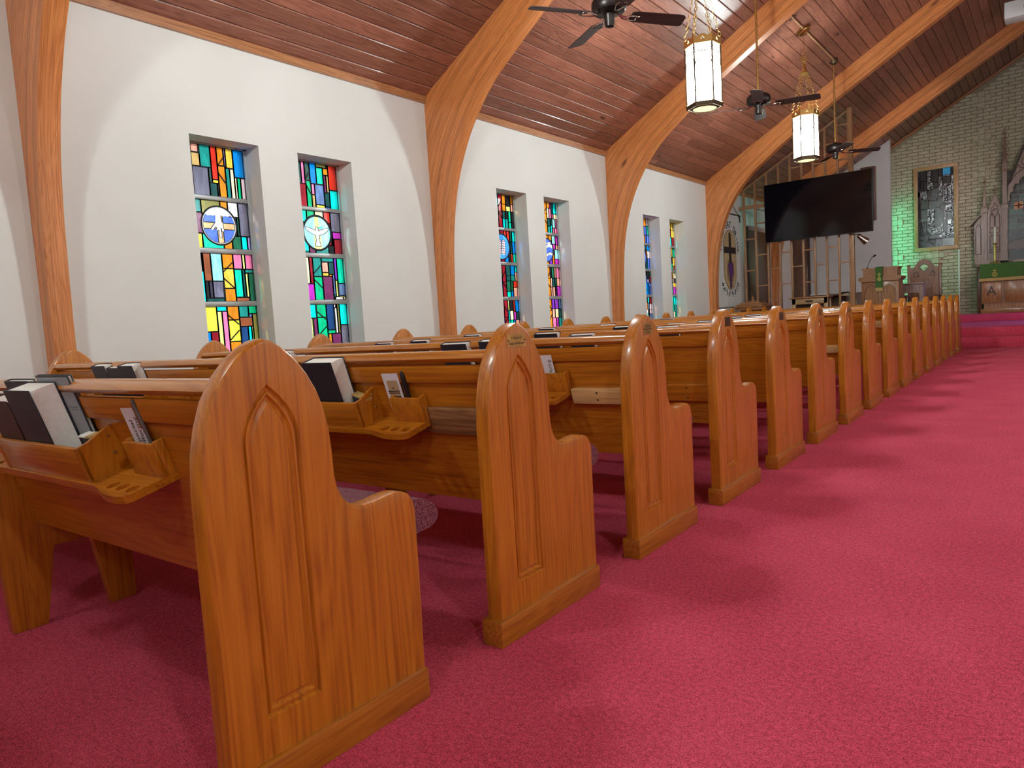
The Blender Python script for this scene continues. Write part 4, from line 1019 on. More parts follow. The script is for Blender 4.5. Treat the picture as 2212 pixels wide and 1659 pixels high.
# ================================================================== LATTICE SCREEN, TELEVISION
LYY = 13.7
lt = thing('lattice_screen', 'open wooden lattice screen rising to the ceiling behind the television', 'lattice', (0, LYY, 0))
LX = [-3.945, -3.711, -3.472, -3.229, -2.999, -2.773, -2.552, -2.326, -2.104]
for x in LX: MB().box(x - .018, x + .018, -.03, .03, 0, ceil_z(x) - .03).build('post', 'lattice_wood', lt, bevel=.003)
MB().box(-1.915, -1.825, -.05, .05, 0, ceil_z(-1.87) - .01).build('end_post', 'lattice_wood', lt, bevel=.004)
xs = LX + [-1.915]
for k in range(9):
    zs = [.43, 1.08, 1.72, 2.37, 3.03, 3.68, 4.33] if k % 2 == 0 else [.75, 1.39, 2.03, 2.68, 3.35, 4.01]
    for z in zs:
        if z < ceil_z(xs[k]) - .12: MB().box(xs[k] + .018, xs[k+1] - (.018 if k < 8 else 0), -.022, .022, z - .013, z + .013).build('rung', 'lattice_wood', lt, bevel=.002)
MB().bar((WX + .01, 0, EZ - .03), (-1.9, 0, ceil_z(-1.9) - .035), .03, .05, (0, 1, 0)).build('top_rail', 'lattice_wood', lt)
MB().box(-4.03, -1.9, -.055, -.03, 2.985, 3.06).build('mounting_rail', 'lattice_wood', lt, bevel=.003)
tv = thing('television', 'large black flat television mounted on the wooden lattice', 'television', (-2.46, 13.5, 2.24))
MB().box(-1.0, 1.0, 0, .045, 0, 1.155).build('case', 'black_plastic', tv, bevel=.006)
MB().box(-.988, .988, -.003, .002, .016, 1.143).build('screen', 'screen_glass', tv)
MB().box(-.35, .35, .045, .143, .35, .85).build('wall_mount', 'fan_metal', tv)
MB().box(-.02, .02, -.004, .0, .004, .009).build('logo_strip', 'steel', tv)
sp = thing('spotlight', 'chrome cone spotlight under the right end of the television', 'spotlight', (-1.70, 13.62, 2.2))
M = Matrix.Rotation(R_(35), 3, 'X') @ Matrix.Rotation(R_(-40), 3, 'Y')
MB().lathe([(.02, .09), (.035, .08), (.04, .03), (.062, -.05), (.07, -.11), (.06, -.108)], (.03, -.06, -.07), 18, M).build('shade', 'steel', sp, 35)
MB().tube([(-.12, .03, .02), (-.02, 0, .02), (.02, -.03, -.01)], .012, 8).build('arm', 'steel', sp, 60)
# dark loudspeaker panel on the partition behind the television
o = thing('loudspeaker_cabinet', 'dark brown loudspeaker panel on the partition behind the television', 'loudspeaker', (-2.28, 17.45, 2.84))
MB().box(-.16, .16, 0, .12, 0, 1.24).build('case', 'door_wood', o, bevel=.006)
MB().box(-.13, .13, -.006, .0, .04, 1.2).build('grille', 'drop_screen', o)
# cable behind the lattice
MB().tube([(-1.24 + .045 * k, .28 + .004 * k, .74 - .084 * math.sin(k * math.pi / 16)) for k in range(17)] + [(-.4, .145, .72)], .007, 6).build('cable', 'black_plastic', tv, 60)

# ------------------------------------------------------------------ banner on the side wall
bn = thing('wall_banner', 'white cloth banner with cross, chalice and the words take eat drink remember', 'banner', (WX + .02, 12.965, 0))
BW = .655
nn = 12; mb = MB()
for k in range(nn + 1):
    for j in range(2):
        y = -BW + 2 * BW * k / nn; x = .012 + .006 * math.sin(k * 1.9); z = (2.86, .99)[j]; mb.v += [(x, y, z), (x - .004, y, z)]
for k in range(nn):
    a, b_ = 4 * k, 4 * (k + 1); mb.f += [(a, b_, b_ + 2, a + 2), (a + 1, a + 3, b_ + 3, b_ + 1), (a, a + 1, b_ + 1, b_), (a + 2, b_ + 2, b_ + 3, a + 3)]; mb.mi += [0] * 4
mb.f += [(0, 2, 3, 1), (4*nn, 4*nn+1, 4*nn+3, 4*nn+2)]; mb.mi += [0, 0]
mb.build('cloth', 'banner_cloth', bn, 60)
def oval(cz, hh, hw, n=10):
    s = hh - hw; p = [(hw * math.cos(t * math.pi / n), cz + s + hw * math.sin(t * math.pi / n)) for t in range(n + 1)]
    return p + [(hw * math.cos(math.pi + t * math.pi / n), cz - s + hw * math.sin(math.pi + t * math.pi / n)) for t in range(n + 1)]
BZ = 1.945
MB().plate(oval(BZ, .60, .34), [], .018, .022, YZ).build('tan_oval', 'banner_tan', bn)
MB().tube([(.022, y, z) for y, z in oval(BZ, .60, .34)], .006, 5, closed=True).build('oval_piping', 'banner_brown', bn, 60)
MB().plate(oval(BZ - .22, .24, .2), [], .022, .025, YZ).build('brown_oval', 'banner_brown', bn)
MB().plate([(-.05, BZ - .55), (0, BZ - .585), (.05, BZ - .55), (.055, BZ + .13), (.31, BZ + .12), (.31, BZ + .25), (.055, BZ + .25), (.05, BZ + .5), (0, BZ + .56), (-.05, BZ + .5), (-.055, BZ + .25), (-.33, BZ + .25), (-.33, BZ + .12), (-.055, BZ + .13)], [], .025, .030, YZ).build('cross', 'banner_dark', bn)
ch_ = [(-.035, -.44), (.035, -.44), (.03, -.26), (.11, -.2), (.14, -.03), (.12, .0), (.13, .03), (-.13, .03), (-.12, .0), (-.14, -.03), (-.11, -.2), (-.03, -.26)]
MB().plate([(a, b_ + BZ - .1) for a, b_ in ch_], [], .030, .035, YZ).build('chalice', 'banner_purple', bn)
lt_ = MB()
def arc_text(word, cz, rad, a0, a1, sz, inside=False, sy=1.):
    n = len(word)
    for k, c in enumerate(word):
        if c == ' ': continue
        t = R_(a0 + (a1 - a0) * (k / max(1, n - 1)))
        yy, zz = rad[0] * math.cos(t), cz + rad[1] * math.sin(t)
        add_text(lt_, c, sz, YZ, .0195, rot=(t - math.pi / 2) * .85 if not inside else (t + math.pi / 2) * .9, off=(yy, zz), sx=.9)
arc_text('TAKE EAT DRINK', BZ + .17, (.475, .53), 178, 2, .19)
arc_text('REMEMBER', BZ - .44, (.45, .26), 195, 345, .165, True)
lt_.build('lettering', 'banner_dark', bn)
MB().tube([(.02, -BW - .02, 2.87), (.02, BW + .02, 2.87)], .012, 8).build('rod', 'fan_metal', bn, 60)
MB().tube([(.02, BW - .12, 2.88), (.02, -.1, 3.27)], .005, 5).build('cord', 'fan_metal', bn)
MB().tube([(.03, BW - .12, 2.89), (.04, BW - .08, 2.83), (.04, BW - .06, 2.73)], .012, 6).build('hook', 'fan_metal', bn)

# ------------------------------------------------------------------ furniture before the lattice
ds = thing('communion_table', 'open wooden communion table in front of the lattice', 'table', (-2.56, 13.32, 0))
MB().box(-.37, .37, -.12, .22, 1.06, 1.09).build('top', 'furniture_wood_long', ds, bevel=.004)
MB().box(-.33, .33, -.09, -.06, .95, 1.06).build('apron', 'frame_wood', ds, bevel=.003)
MB().box(-.07, .06, -.096, -.09, .985, 1.02).build('plate', 'dark_line', ds)
for sx in (-1, 1):
    for y in (-.09, .15): MB().box(sx * .3 - .035, sx * .3 + .035, y, y + .05, 0, 1.06).build('leg', 'frame_wood', ds, bevel=.003)
MB().box(-.3, .3, .12, .135, .25, .95).build('back_board', 'door_wood', ds)
sh = thing('side_shelf', 'dark shelf with folded music beside the communion table', 'shelf', (-2.95, 13.95, .345))
MB().box(-.05, .95, 0, .3, .74, .77).build('top', 'door_wood', sh, bevel=.004)
for x in (-.02, .9): MB().box(x, x + .04, .02, .28, 0, .74).build('side_panel', 'door_wood', sh)
MB().box(.02, .9, .26, .28, .1, .74).build('back_board', 'door_wood', sh)
tag(MB().box(-2.75, -2.4, 14.0, 14.22, 1.117, 1.14).build('music_folder', 'paper', bevel=.004), 'white folded sheets on the dark shelf behind the lattice', 'papers')
tag(MB().lathe([(.05, 0), (.09, .012), (.11, .03), (.1, .03), (.05, .012)], (-2.12, 14.1, 1.117), 16).build('metal_dish', 'steel', smooth=40), 'shallow metal dish at the end of the dark shelf', 'dish')
cs_ = thing('wooden_font', 'square stepped wooden font with small finial below the banner', 'font', (-3.62, 13.1, 0))
MB().box(-.19, .19, -.19, .19, 0, .9).build('pedestal', 'furniture_wood', cs_, bevel=.006)
for k, (hw, z0, z1) in enumerate([(.27, .9, .955), (.30, .955, .985), (.25, .985, 1.02), (.20, 1.02, 1.055)]): MB().box(-hw, hw, -hw, hw, z0, z1).build('molding', 'furniture_wood_long', cs_, bevel=.006)
MB().lathe([(.05, 1.055), (.055, 1.07), (.03, 1.085), (.025, 1.11), (.035, 1.125), (.02, 1.15), (.012, 1.17), (.002, 1.18)], n=14).build('finial', 'furniture_wood', cs_, 40)

# pulpit
pp = thing('pulpit', 'wooden pulpit with gothic arch panels on the chancel step', 'pulpit', (-1.485, 14.2, .345))
MB().box(-.33, .33, .0, .5, 0, .985).build('body', 'furniture_wood', pp, bevel=.004)
MB().box(-.36, .36, -.03, .53, 0, .1).build('plinth', 'furniture_wood_long', pp, bevel=.006)
MB().plate([(-.33, .965), (.33, .965), (.375, 1.0), (.385, 1.03), (.375, 1.045), (.33, 1.06), (-.33, 1.06), (-.375, 1.045), (-.385, 1.03), (-.375, 1.0)], [], -.045, .53, XZ).build('cornice', 'furniture_wood_long', pp)
MB().plate([(-.305, 1.06), (.305, 1.06), (.305, 1.19), (.335, 1.225), (.335, 1.235), (-.335, 1.235), (-.335, 1.225), (-.305, 1.19)], [], .02, .46, XZ).build('desk', 'furniture_wood', pp)
for cx in (-.155, .155):
    arch = lancet(cx, .125, .17, .72, .90)
    outline(MB(), arch, .012, .014, XZ, -.004).build('arch_molding', 'chair_wood', pp)
    MB().plate(lancet(cx, .115, .18, .715, .885), [], -.004, .0, XZ).build('arch_panel', 'furniture_wood', pp)
st = thing('pulpit_stole', 'green cloth with gold emblem hanging over the pulpit front', 'cloth', (-1.485, 14.15, .345))
MB().box(-.065, .06, -.006, .0, .84, 1.245).box(-.065, .06, -.006, .25, 1.239, 1.245).build('cloth', 'green_cloth', st)
MB().box(-.066, .061, -.007, .001, .765, .84).build('fringe', 'gold_fringe', st)
em = MB().bar((0, -.008, .98), (0, -.008, 1.13), .012, .003, (0, 1, 0)).bar((-.036, -.008, 1.1), (.034, -.008, 1.1), .012, .003, (0, 1, 0)).torus((0, -.008, 1.005), .032, .005, (1, 0, 0), (0, 0, 1), 16, 5)
em.tube([(-.02, -.008, .99), (.0, -.008, 1.025), (.02, -.008, .99)], .004, 5).build('emblem', 'gold_thread', st)
mc = thing('gooseneck_microphone', 'black gooseneck microphone rising from the pulpit', 'microphone', (-1.735, 14.35, 1.58))
MB().lathe([(.025, 0), (.025, .01), (.008, .02)], n=12).build('base', 'black_plastic', mc, 40)
MB().tube([(0, 0, .01), (.025, -.01, .07), (.05, -.02, .14), (.085, -.03, .2), (.125, -.04, .228)], .0055, 8).build('neck', 'black_plastic', mc, 60)
MB().tube([(.12, -.04, .225), (.14, -.043, .237), (.165, -.047, .248), (.172, -.048, .25)], [.011, .017, .017, .009], 10).build('capsule', 'black_plastic', mc, 50)
tag(MB().box(-1.96, -1.91, 14.05, 14.25, .345, .98).build('leaning_board', 'white_plastic', bevel=.003), 'small white board leaning beside the pulpit base', 'board')

# clergy chair with carved quatrefoil
ck = thing('clergy_chair', 'high-backed dark wooden clergy chair with carved quatrefoil', 'chair', (-.99, 16.3, .345))
back = [(-.32, 0), (.32, 0), (.32, 1.29), (.29, 1.285), (.26, 1.25), (.22, 1.24), (.18, 1.26), (.16, 1.30), (.12, 1.36), (.06, 1.405), (0, 1.42), (-.06, 1.405), (-.12, 1.36), (-.16, 1.30), (-.18, 1.26), (-.22, 1.24), (-.26, 1.25), (-.29, 1.285), (-.32, 1.29)]
qf = []
for k in range(4):
    a = k * math.pi / 2
    for t in range(-3, 4): b_ = a + t * .36; qf.append((.045 * math.cos(a) + .034 * math.cos(b_), 1.24 + .045 * math.sin(a) + .034 * math.sin(b_)))
MB().plate(back, [qf], 0, .05, XZ).build('backrest', 'chair_wood', ck)
outline(MB(), qf, .008, .012, XZ, -.002).build('quatrefoil_rim', 'dark_line', ck)
for sx in (-1, 1):
    MB().box(sx * .295 - .025, sx * .295 + .025, -.01, .06, 0, 1.31).build('back_post', 'chair_wood', ck, bevel=.004)
    MB().box(sx * .295 - .035, sx * .295 + .035, -.02, .07, 1.285, 1.31).build('post_cap', 'chair_wood', ck)
    tri = [(sx * .10, 1.05), (sx * .2, 1.05), (sx * .2, 1.12), (sx * .15, 1.16)]; tri = tri if sx > 0 else tri[::-1]
    outline(MB(), tri, .01, .01, XZ, -.003).build('carved_spandrel', 'dark_line', ck)
    MB().box(sx * .29 - .035, sx * .29 + .035, -.5, .0, .62, .665).build('armrest', 'chair_wood', ck, bevel=.01)
    MB().box(sx * .29 - .025, sx * .29 + .025, -.48, -.43, 0, .62).build('leg', 'chair_wood', ck, bevel=.004)
    MB().box(sx * .29 - .02, sx * .29 + .02, -.45, 0, .1, .45).build('side_panel', 'chair_wood', ck)
arch = [(-.17, .45), (-.17, .92), (-.14, .99), (-.08, 1.02), (0, 1.03), (.08, 1.02), (.14, .99), (.17, .92), (.17, .45)]
outline(MB(), arch, .014, .016, XZ, -.004, closed=False).build('back_molding', 'furniture_wood', ck)
MB().box(-.27, .27, -.48, 0, .40, .46).build('seat', 'chair_wood', ck, bevel=.008)
# small prayer desk in front of it
kd = thing('prayer_desk', 'small pinkish-brown prayer desk with open front before the clergy chair', 'desk', (-1.075, 15.2, .345))
MB().plate([(-.205, 0), (-.135, 0), (-.135, .70), (.135, .70), (.135, 0), (.205, 0), (.205, .89), (-.205, .89)], [], 0, .03, XZ).build('front_frame', 'reredos_wood', kd)
outline(MB(), [(-.04, .80), (0, .815), (.04, .80), (0, .785)], .006, .006, XZ, -.002).build('carved_emblem', 'chair_wood', kd)
MB().box(-.215, .215, -.02, .32, .875, .9).build('top', 'reredos_wood', kd, bevel=.004)
for sx in (-1, 1): MB().box(sx * .19 - .015, sx * .19 + .015, .03, .3, 0, .875).build('side_panel', 'reredos_wood', kd)

# ------------------------------------------------------------------ framed leaded picture on the brick wall
fw = thing('leaded_picture', 'wood-framed dark leaded glass picture with one blue pane on the brick wall', 'picture', (-.99, YF - .075, 2.02))
FWD, FHT, fb = .90, 1.97, .088
f0, f1 = -.455, .455
for (x0, x1, z0, z1) in ((f0, f1, 0, fb), (f0, f1, FHT - fb, FHT)): MB().box(x0, x1, 0, .075, z0, z1).build('frame_rail', 'frame_wood', fw, bevel=.004)
for (x0, x1) in ((f0, f0 + fb), (f1 - fb, f1)): MB().box(x0, x1, 0, .075, fb, FHT - fb).build('frame_stile', 'frame_wood', fw, bevel=.004)
g0, g1, h0, h1 = f0 + fb, f1 - fb, fb, FHT - fb; gw, gh = g1 - g0, h1 - h0
gp = lambda u, v: (g0 + gw * u, h1 - gh * v)
polys = []
def rect(u0, u1, v0, v1, c): polys.append(([(u0, v1), (u1, v1), (u1, v0), (u0, v0)], c))
for q in "0 7 0 30 d;7 27 0 13 d;27 38 0 16 s2;38 58 0 16 d;58 70 0 10 d;70 92 0 9 b;92 100 0 10 d;70 92 9 11 s;58 70 10 18 s2;70 92 11 20 d;92 100 10 20 s;70 100 20 22 s;7 16 13 26 d;16 27 13 26 d;27 44 16 26 s2;44 58 16 24 d;58 70 18 27 s;70 76 22 34 s;76 84 22 34 s;84 94 22 30 s;94 100 22 30 s;84 100 30 34 s;58 70 27 34 s2;0 16 26 34 s2;16 27 26 38 s2;70 76 34 42 s;76 84 34 44 s;84 94 34 42 s2;94 100 34 46 s;84 94 42 46 s;0 7 30 62 d;7 27 38 50 g;27 36 26 36 d;36 58 24 32 g;7 26 50 66 g;94 100 46 66 s;76 94 46 56 s2;78 92 56 66 g;0 20 66 84 d;0 100 90 100 d;0 30 84 90 d;30 60 84 90 g;60 100 82 90 s2;82 100 72 82 s;70 82 66 82 g;92 100 66 72 s2".split(';'):
    a, b_, c, d, k = q.split(); rect(int(a) / 100, int(b_) / 100, int(c) / 100, int(d) / 100, {'d': 'dark_glass', 's': 'glint_glass', 's2': 'glint_glass', 'g': 'grey_glass', 'b': 'blue_glass'}[k])
polys += [([(.36, .40), (.5, .40), (.58, .36), (.56, .32), (.42, .31), (.36, .35)], 'grey_glass'), ([(.30, .50), (.62, .49), (.74, .44), (.7, .38), (.58, .36), (.5, .40), (.33, .40)], 'grey_glass'),
          ([(.34, .72), (.46, .72), (.46, .5), (.34, .5)], 'glint_glass'), ([(.46, .72), (.58, .75), (.72, .68), (.70, .55), (.58, .5), (.46, .5)], 'grey_glass'), ([(.30, .84), (.60, .84), (.70, .76), (.58, .75), (.34, .73), (.28, .78)], 'glint_glass'), ([(.26, .70), (.34, .70), (.34, .5), (.27, .5)], 'glint_glass')]
MB().box(g0, g1, .045, .06, h0, h1).build('backing_pane', 'dark_glass', fw)
ld = MB()
for pts, c in polys:
    P2 = [gp(*q) for q in pts]
    MB().plate(P2, [], .036 if len(pts) == 4 else .033, .042, XZ).build('glass_piece', c, fw)
    outline(ld, P2, .008, .012, XZ, .034)
for pts in ([(.1, .62), (.16, .78), (.1, .84)], [(0, .9), (.3, .94), (.45, 1.)], [(.05, .93), (.2, 1.)], [(.5, .9), (.47, 1)], [(.68, .9), (.66, 1)], [(.28, .66), (.25, .76), (.3, .8)], [(.4, .72), (.36, .78)], [(.54, .75), (.54, .8)]):
    outline(ld, [gp(*q) for q in pts], .008, .012, XZ, .034, closed=False)
ld.build('lead_lines', 'picture_lead', fw)
tag(MB().box(-.545, -.515, YF - .05, YF - .022, .35, 1.99).build('conduit_strip', 'white_pole', bevel=.004), 'white vertical conduit strip on the brick wall below the leaded picture', 'conduit')

# ================================================================== ALTAR AND REREDOS
al = thing('altar', 'carved wooden altar table with panels under a green cloth', 'altar', (XC, 17.4, .5))
AH = 1.03; hw = XC + .06
MB().box(-hw + .07, hw - .07, .04, .62, .09, 1.0).build('body', 'furniture_wood', al)
MB().box(-hw - .02 + .03, hw - .01, -.0, .68, 0, .1).build('plinth', 'furniture_wood_long', al, bevel=.006)
MB().box(-hw - .06, hw + .06, -.03, .78, 1.03, 1.07).build('top', 'reredos_wood', al, bevel=.005)
MB().box(-hw - .08, -hw + .01, .3, .78, 0, 1.03).build('side_wing', 'chair_wood', al, bevel=.005)
MB().box(hw - .01, hw + .08, .3, .78, 0, 1.03).build('side_wing', 'chair_wood', al, bevel=.005)
for k, (a, b_) in enumerate([(-.93, -.568), (-.512, -.06), (.0, .0), (.512 - .452, .512), (.568, .93)]):
    if a == b_: continue
    MB().box(a, b_, .026, .04, .22, .70).build('front_panel', 'furniture_wood', al, bevel=.004)
    outline(MB(), [(a, .22), (b_, .22), (b_, .66), (b_ - .04, .70), (a + .04, .70), (a, .66)], .011, .012, XZ, .022).build('panel_molding', 'chair_wood', al)
mb = MB(); add_text(mb, 'A', .26, XZ, .022, off=(-.75, .48)); mb.box(-.80, -.70, .0215, .0225, .575, .587).box(-.83, -.78, .0215, .0225, .395, .405).box(-.72, -.67, .0215, .0225, .395, .405)
mb.build('carved_letter', 'dark_line', al)
mb = MB(); add_text(mb, '\u03a9', .24, XZ, .022, off=(.75, .48)); mb.build('carved_letter', 'dark_line', al)
ac = thing('altar_cloth', 'green altar frontal with gold border and emblems', 'cloth', (XC, 17.4, .5))
MB().box(-hw + .0, hw - .0, -.045, -.035, .76, 1.0725).box(-hw, hw, -.045, .45, 1.0705, 1.0765).build('cloth', 'green_cloth', ac)
MB().box(-hw - .015, hw + .015, -.047, -.034, .70, .765).build('gold_border', 'gold_fringe', ac)
for cx in (-.69, .69):
    em = MB().bar((cx, -.047, .80), (cx, -.047, .96), .012, .003, (0, 1, 0)).bar((cx - .04, -.047, .925), (cx + .04, -.047, .925), .012, .003, (0, 1, 0)).torus((cx, -.047, .845), .045, .006, (1, 0, 0), (0, 0, 1), 16, 5)
    em.tube([(cx - .025, -.047, .83), (cx, -.047, .87), (cx + .025, -.047, .83)], .005, 5).build('emblem', 'gold_thread', ac)
def candlestick(x, label):
    o = thing('altar_candle', label, 'candle', (x, 17.72, 1.577), group='candles on the altar')
    st_m = MB().lathe([(.07, 0), (.075, .01), (.05, .025), (.022, .045), (.028, .06), (.018, .075), (.02, .19), (.03, .2), (.02, .21), (.02, .36), (.028, .37), (.018, .38), (.018, .42), (.062, .45), (.064, .455), (.03, .46)], n=16).build('stand', 'gold_leaf', o, 35)
    for k in range(3):
        t = k * 2.09 + .6; c, s_ = math.cos(t), math.sin(t)
        MB().tube([(.03 * c, .03 * s_, .05), (.07 * c, .07 * s_, .06), (.1 * c, .1 * s_, .03), (.115 * c, .115 * s_, .008), (.1 * c, .1 * s_, .0)], .009, 6).build('scroll_foot', 'gold_leaf', st_m, 60)
    MB().tube([(0, 0, .45), (0, 0, .80), (0, 0, .815)], [.02, .02, .012], 12).build('taper', 'candle_wax', o, 60)
    MB().tube([(0, 0, .81), (0, 0, .826)], .002, 5).build('wick', 'ink', o)
candlestick(.196, 'tall white altar candle on a gilt stand, left side of the altar'); candlestick(2 * XC - .196, 'tall white altar candle on a gilt stand at the far right of the altar')
tag(MB().box(.32, .52, 17.62, 17.8, 1.5775, 1.60).build('missal', 'book_cover', bevel=.004), 'dark book lying on the altar beside the candle', 'book')

rr = thing('reredos', 'carved gothic wooden reredos with pinnacles behind the altar', 'reredos', (XC, 18.0, 1.56))
Z0 = 1.56
def rz(z): return z - Z0
def rx(x): return x - XC
def crocket_spire(name, x, z0, z1, hw, mi_m):
    mb = MB(); d = .04
    vs = [(x - hw, -hw + .1, z0), (x + hw, -hw + .1, z0), (x + hw, hw + .1, z0), (x - hw, hw + .1, z0)]
    tz = z1 - .11; th = hw * .28
    vs += [(x - th, -th + .1, tz), (x + th, -th + .1, tz), (x + th, th + .1, tz), (x - th, th + .1, tz)]
    mb.add(vs, [(0,3,2,1),(4,5,6,7),(0,1,5,4),(1,2,6,5),(2,3,7,6),(3,0,4,7)])
    sp_ = mb.build(name, mi_m, rr)
    ck_ = MB(); n = 4
    for k in range(n):
        t = (k + .3) / n; zz = z0 + (tz - z0) * t; w_ = hw + (th - hw) * t
        for s_ in (-1, 1): ck_.tube([(x + s_ * w_, .1 - w_, zz), (x + s_ * (w_ + .018), .1 - w_, zz + .004), (x + s_ * (w_ + .03), .1 - w_, zz + .02)], [.007, .008, .004], 5)
    ck_.tube([(x - .045, .09, tz + .012), (x, .09, tz - .005), (x + .045, .09, tz + .012)], [.006, .014, .006], 6)
    ck_.build('crocket', 'chair_wood', sp_)
    fn = MB().tube([(x, .1, tz), (x, .1, z1 - .045)], .008, 6).torus((x, .1, z1 - .025), .02, .006, (1, 0, 0), (0, 0, 1), 12, 5)
    fn.build('finial', 'chair_wood', sp_)
for s in (-1, 1):
    X = lambda x: s * rx(x)         # mirrored positions about the altar axis
    def plate(name, pts, a0, a1, mat='reredos_wood', holes=()):
        P2 = [(X(x), rz(z)) for x, z in pts]
        return MB().plate(P2, [[(X(x), rz(z)) for x, z in h_] for h_ in holes], a0, a1, XZ).build(name, mat, rr)
    def line(name, pts, wd, a, closed=True, mat='dark_line'):
        return outline(MB(), [(X(x), rz(z)) for x, z in pts], wd, .01, XZ, a, closed).build(name, mat, rr)
    # outer wing with sloping shoulder
    plate('wing_panel', [(-.205, 1.60), (-.06, 1.60), (-.06, 2.70), (-.215, 2.50)], .06, .2)
    MB().bar((X(-.30), .1, rz(2.49)), (X(-.06), .1, rz(2.735)), .03, .2, (0, 1, 0)).build('wing_coping', 'chair_wood', rr)
    line('lancet_molding', lancet(-.135, .05, 1.83, 2.37, 2.5), .011, .056)
    # narrow buttress and broad bay
    plate('buttress', [(-.075, 1.6), (.04, 1.6), (.04, 2.74), (-.075, 2.74)], .02, .2)
    plate('buttress_cap', [(-.085, 2.745), (.045, 2.745), (.045, 2.84), (-.085, 2.84)], .005, .2)
    plate('cap_molding', [(-.095, 2.84), (.055, 2.84), (.04, 2.875), (-.08, 2.875)], .0, .2, 'chair_wood')
    crocket_spire('spire', X(-.018), rz(2.875), rz(3.53), .034, 'reredos_wood')
    plate('bay_panel', [(.04, 1.6), (.31, 1.6), (.31, 2.80), (.175, 3.13), (.045, 2.80)], .06, .2)
    line('gable_molding', [(.05, 2.80), (.175, 3.15), (.30, 2.80)], .022, .05, False, 'chair_wood')
    line('trefoil_molding', [(.105, 2.80), (.12, 2.85), (.15, 2.86), (.155, 2.91), (.177, 2.945), (.2, 2.91), (.205, 2.86), (.235, 2.85), (.25, 2.80)], .009, .056)
    line('tracery_molding', [(.08, 2.62), (.13, 2.76), (.175, 2.82), (.225, 2.76), (.275, 2.62)], .009, .056, False)
    line('tracery_molding', [(.09, 2.79), (.14, 2.70), (.175, 2.60)], .008, .056, False)
    line('tracery_molding', [(.265, 2.79), (.215, 2.70), (.18, 2.60)], .008, .056, False)
    line('lancet_molding', lancet(.127, .042, 2.40, 2.60, 2.70), .01, .056); line('lancet_molding', lancet(.226, .042, 2.40, 2.60, 2.70), .01, .056)
    for c in (.127, .226):
        line('panel_molding', [(c - .042, 2.27), (c - .02, 2.285), (c, 2.27), (c + .02, 2.285), (c + .042, 2.27), (c + .042, 2.375), (c - .042, 2.375)], .009, .056)
        line('panel_molding', [(c - .042, 1.95), (c + .042, 1.95), (c + .042, 2.21), (c + .02, 2.235), (c, 2.21), (c - .02, 2.235), (c - .042, 2.21)], .009, .056)
        line('panel_molding', [(c - .042, 1.84), (c, 1.86), (c + .042, 1.84), (c + .042, 1.92), (c, 1.905), (c - .042, 1.92)], .009, .056)
    fin = MB().tube([(X(.175), .1, rz(3.13)), (X(.175), .1, rz(3.29))], .008, 6).torus((X(.175), .1, rz(3.315)), .022, .006, (1, 0, 0), (0, 0, 1), 12, 5)
    fin.tube([(X(.12), .1, rz(3.25)), (X(.15), .1, rz(3.215)), (X(.175), .1, rz(3.235)), (X(.2), .1, rz(3.215)), (X(.23), .1, rz(3.25))], .011, 6).build('finial', 'chair_wood', rr)
    # tall pier with pinnacle
    plate('pier', [(.31, 1.6), (.415, 1.6), (.415, 2.80), (.31, 2.80)], .02, .2)
    plate('pier_cap', [(.30, 2.795), (.425, 2.795), (.425, 2.865), (.30, 2.865)], .0, .2)
    plate('cap_molding', [(.292, 2.865), (.432, 2.865), (.41, 2.905), (.315, 2.905)], .0, .2, 'chair_wood')
    plate('pier_shaft', [(.318, 2.905), (.403, 2.905), (.403, 3.60), (.318, 3.60)], .04, .2)
    plate('shaft_band', [(.298, 3.60), (.42, 3.60), (.42, 3.65), (.298, 3.65)], .02, .2, 'chair_wood')
    plate('gablet', [(.318, 3.65), (.403, 3.65), (.403, 3.74), (.36, 3.88), (.318, 3.74)], .03, .17)
    line('gablet_molding', [(.3, 3.76), (.36, 3.90), (.42, 3.76)], .014, .026, False, 'chair_wood')
    crocket_spire('spire', X(.36), rz(3.74), rz(4.54), .042, 'chair_wood')
    plate('base_block', [(-.09, 1.6), (.43, 1.6), (.43, 1.70), (-.09, 1.70)], .0, .2)
    # great gable, half on each side
    cus = [(.424, 2.82), (.435, 2.93), (.47, 2.97), (.45, 3.05), (.475, 3.12), (.53, 3.13), (.52, 3.22), (.56, 3.29), (.63, 3.28), (.63, 3.36), (.68, 3.42), (.76, 3.42), (.80, 3.49), (.9, 3.56)]
    gb = [(.41, 2.80)] + cus + [(.9, 4.57), (.42, 3.31)]
    P2 = [(X(x), rz(z)) for x, z in gb]
    MB().plate(P2, [], .06, .14, XZ).build('great_gable', 'reredos_wood', rr)
    line('cusp_molding', cus, .012, .056, False)
    line('gable_coping', [(.405, 3.27), (.9, 4.57)], .035, .05, False)
    line('spandrel_molding', [(.45, 3.32), (.60, 3.70), (.63, 3.64), (.72, 3.62), (.56, 3.50)], .012, .056)
    line('quatrefoil_molding', circ(.75, 3.75, .09, 14), .012, .056); line('quatrefoil_molding', circ(.82, 3.9, .07, 12), .012, .056)
    ckr = MB()
    for k in range(5): t = (k + .5) / 5; ckr.lathe([(.004, -.018), (.018, 0), (.004, .018)], (X(.405 + .495 * t - .03), .1, rz(3.29 + 1.28 * t + .02)), 8)
    ckr.build('crocket', 'gold_leaf', rr)
MB().tube([(0, .1, rz(4.55)), (0, .1, rz(4.75))], .015, 8).torus((0, .1, rz(4.79)), .04, .01, (1, 0, 0), (0, 0, 1), 14, 5).build('finial', 'chair_wood', rr)
MB().box(-.63, .63, .0, .2, 0.01, .09).build('predella', 'reredos_wood', rr, bevel=.005)
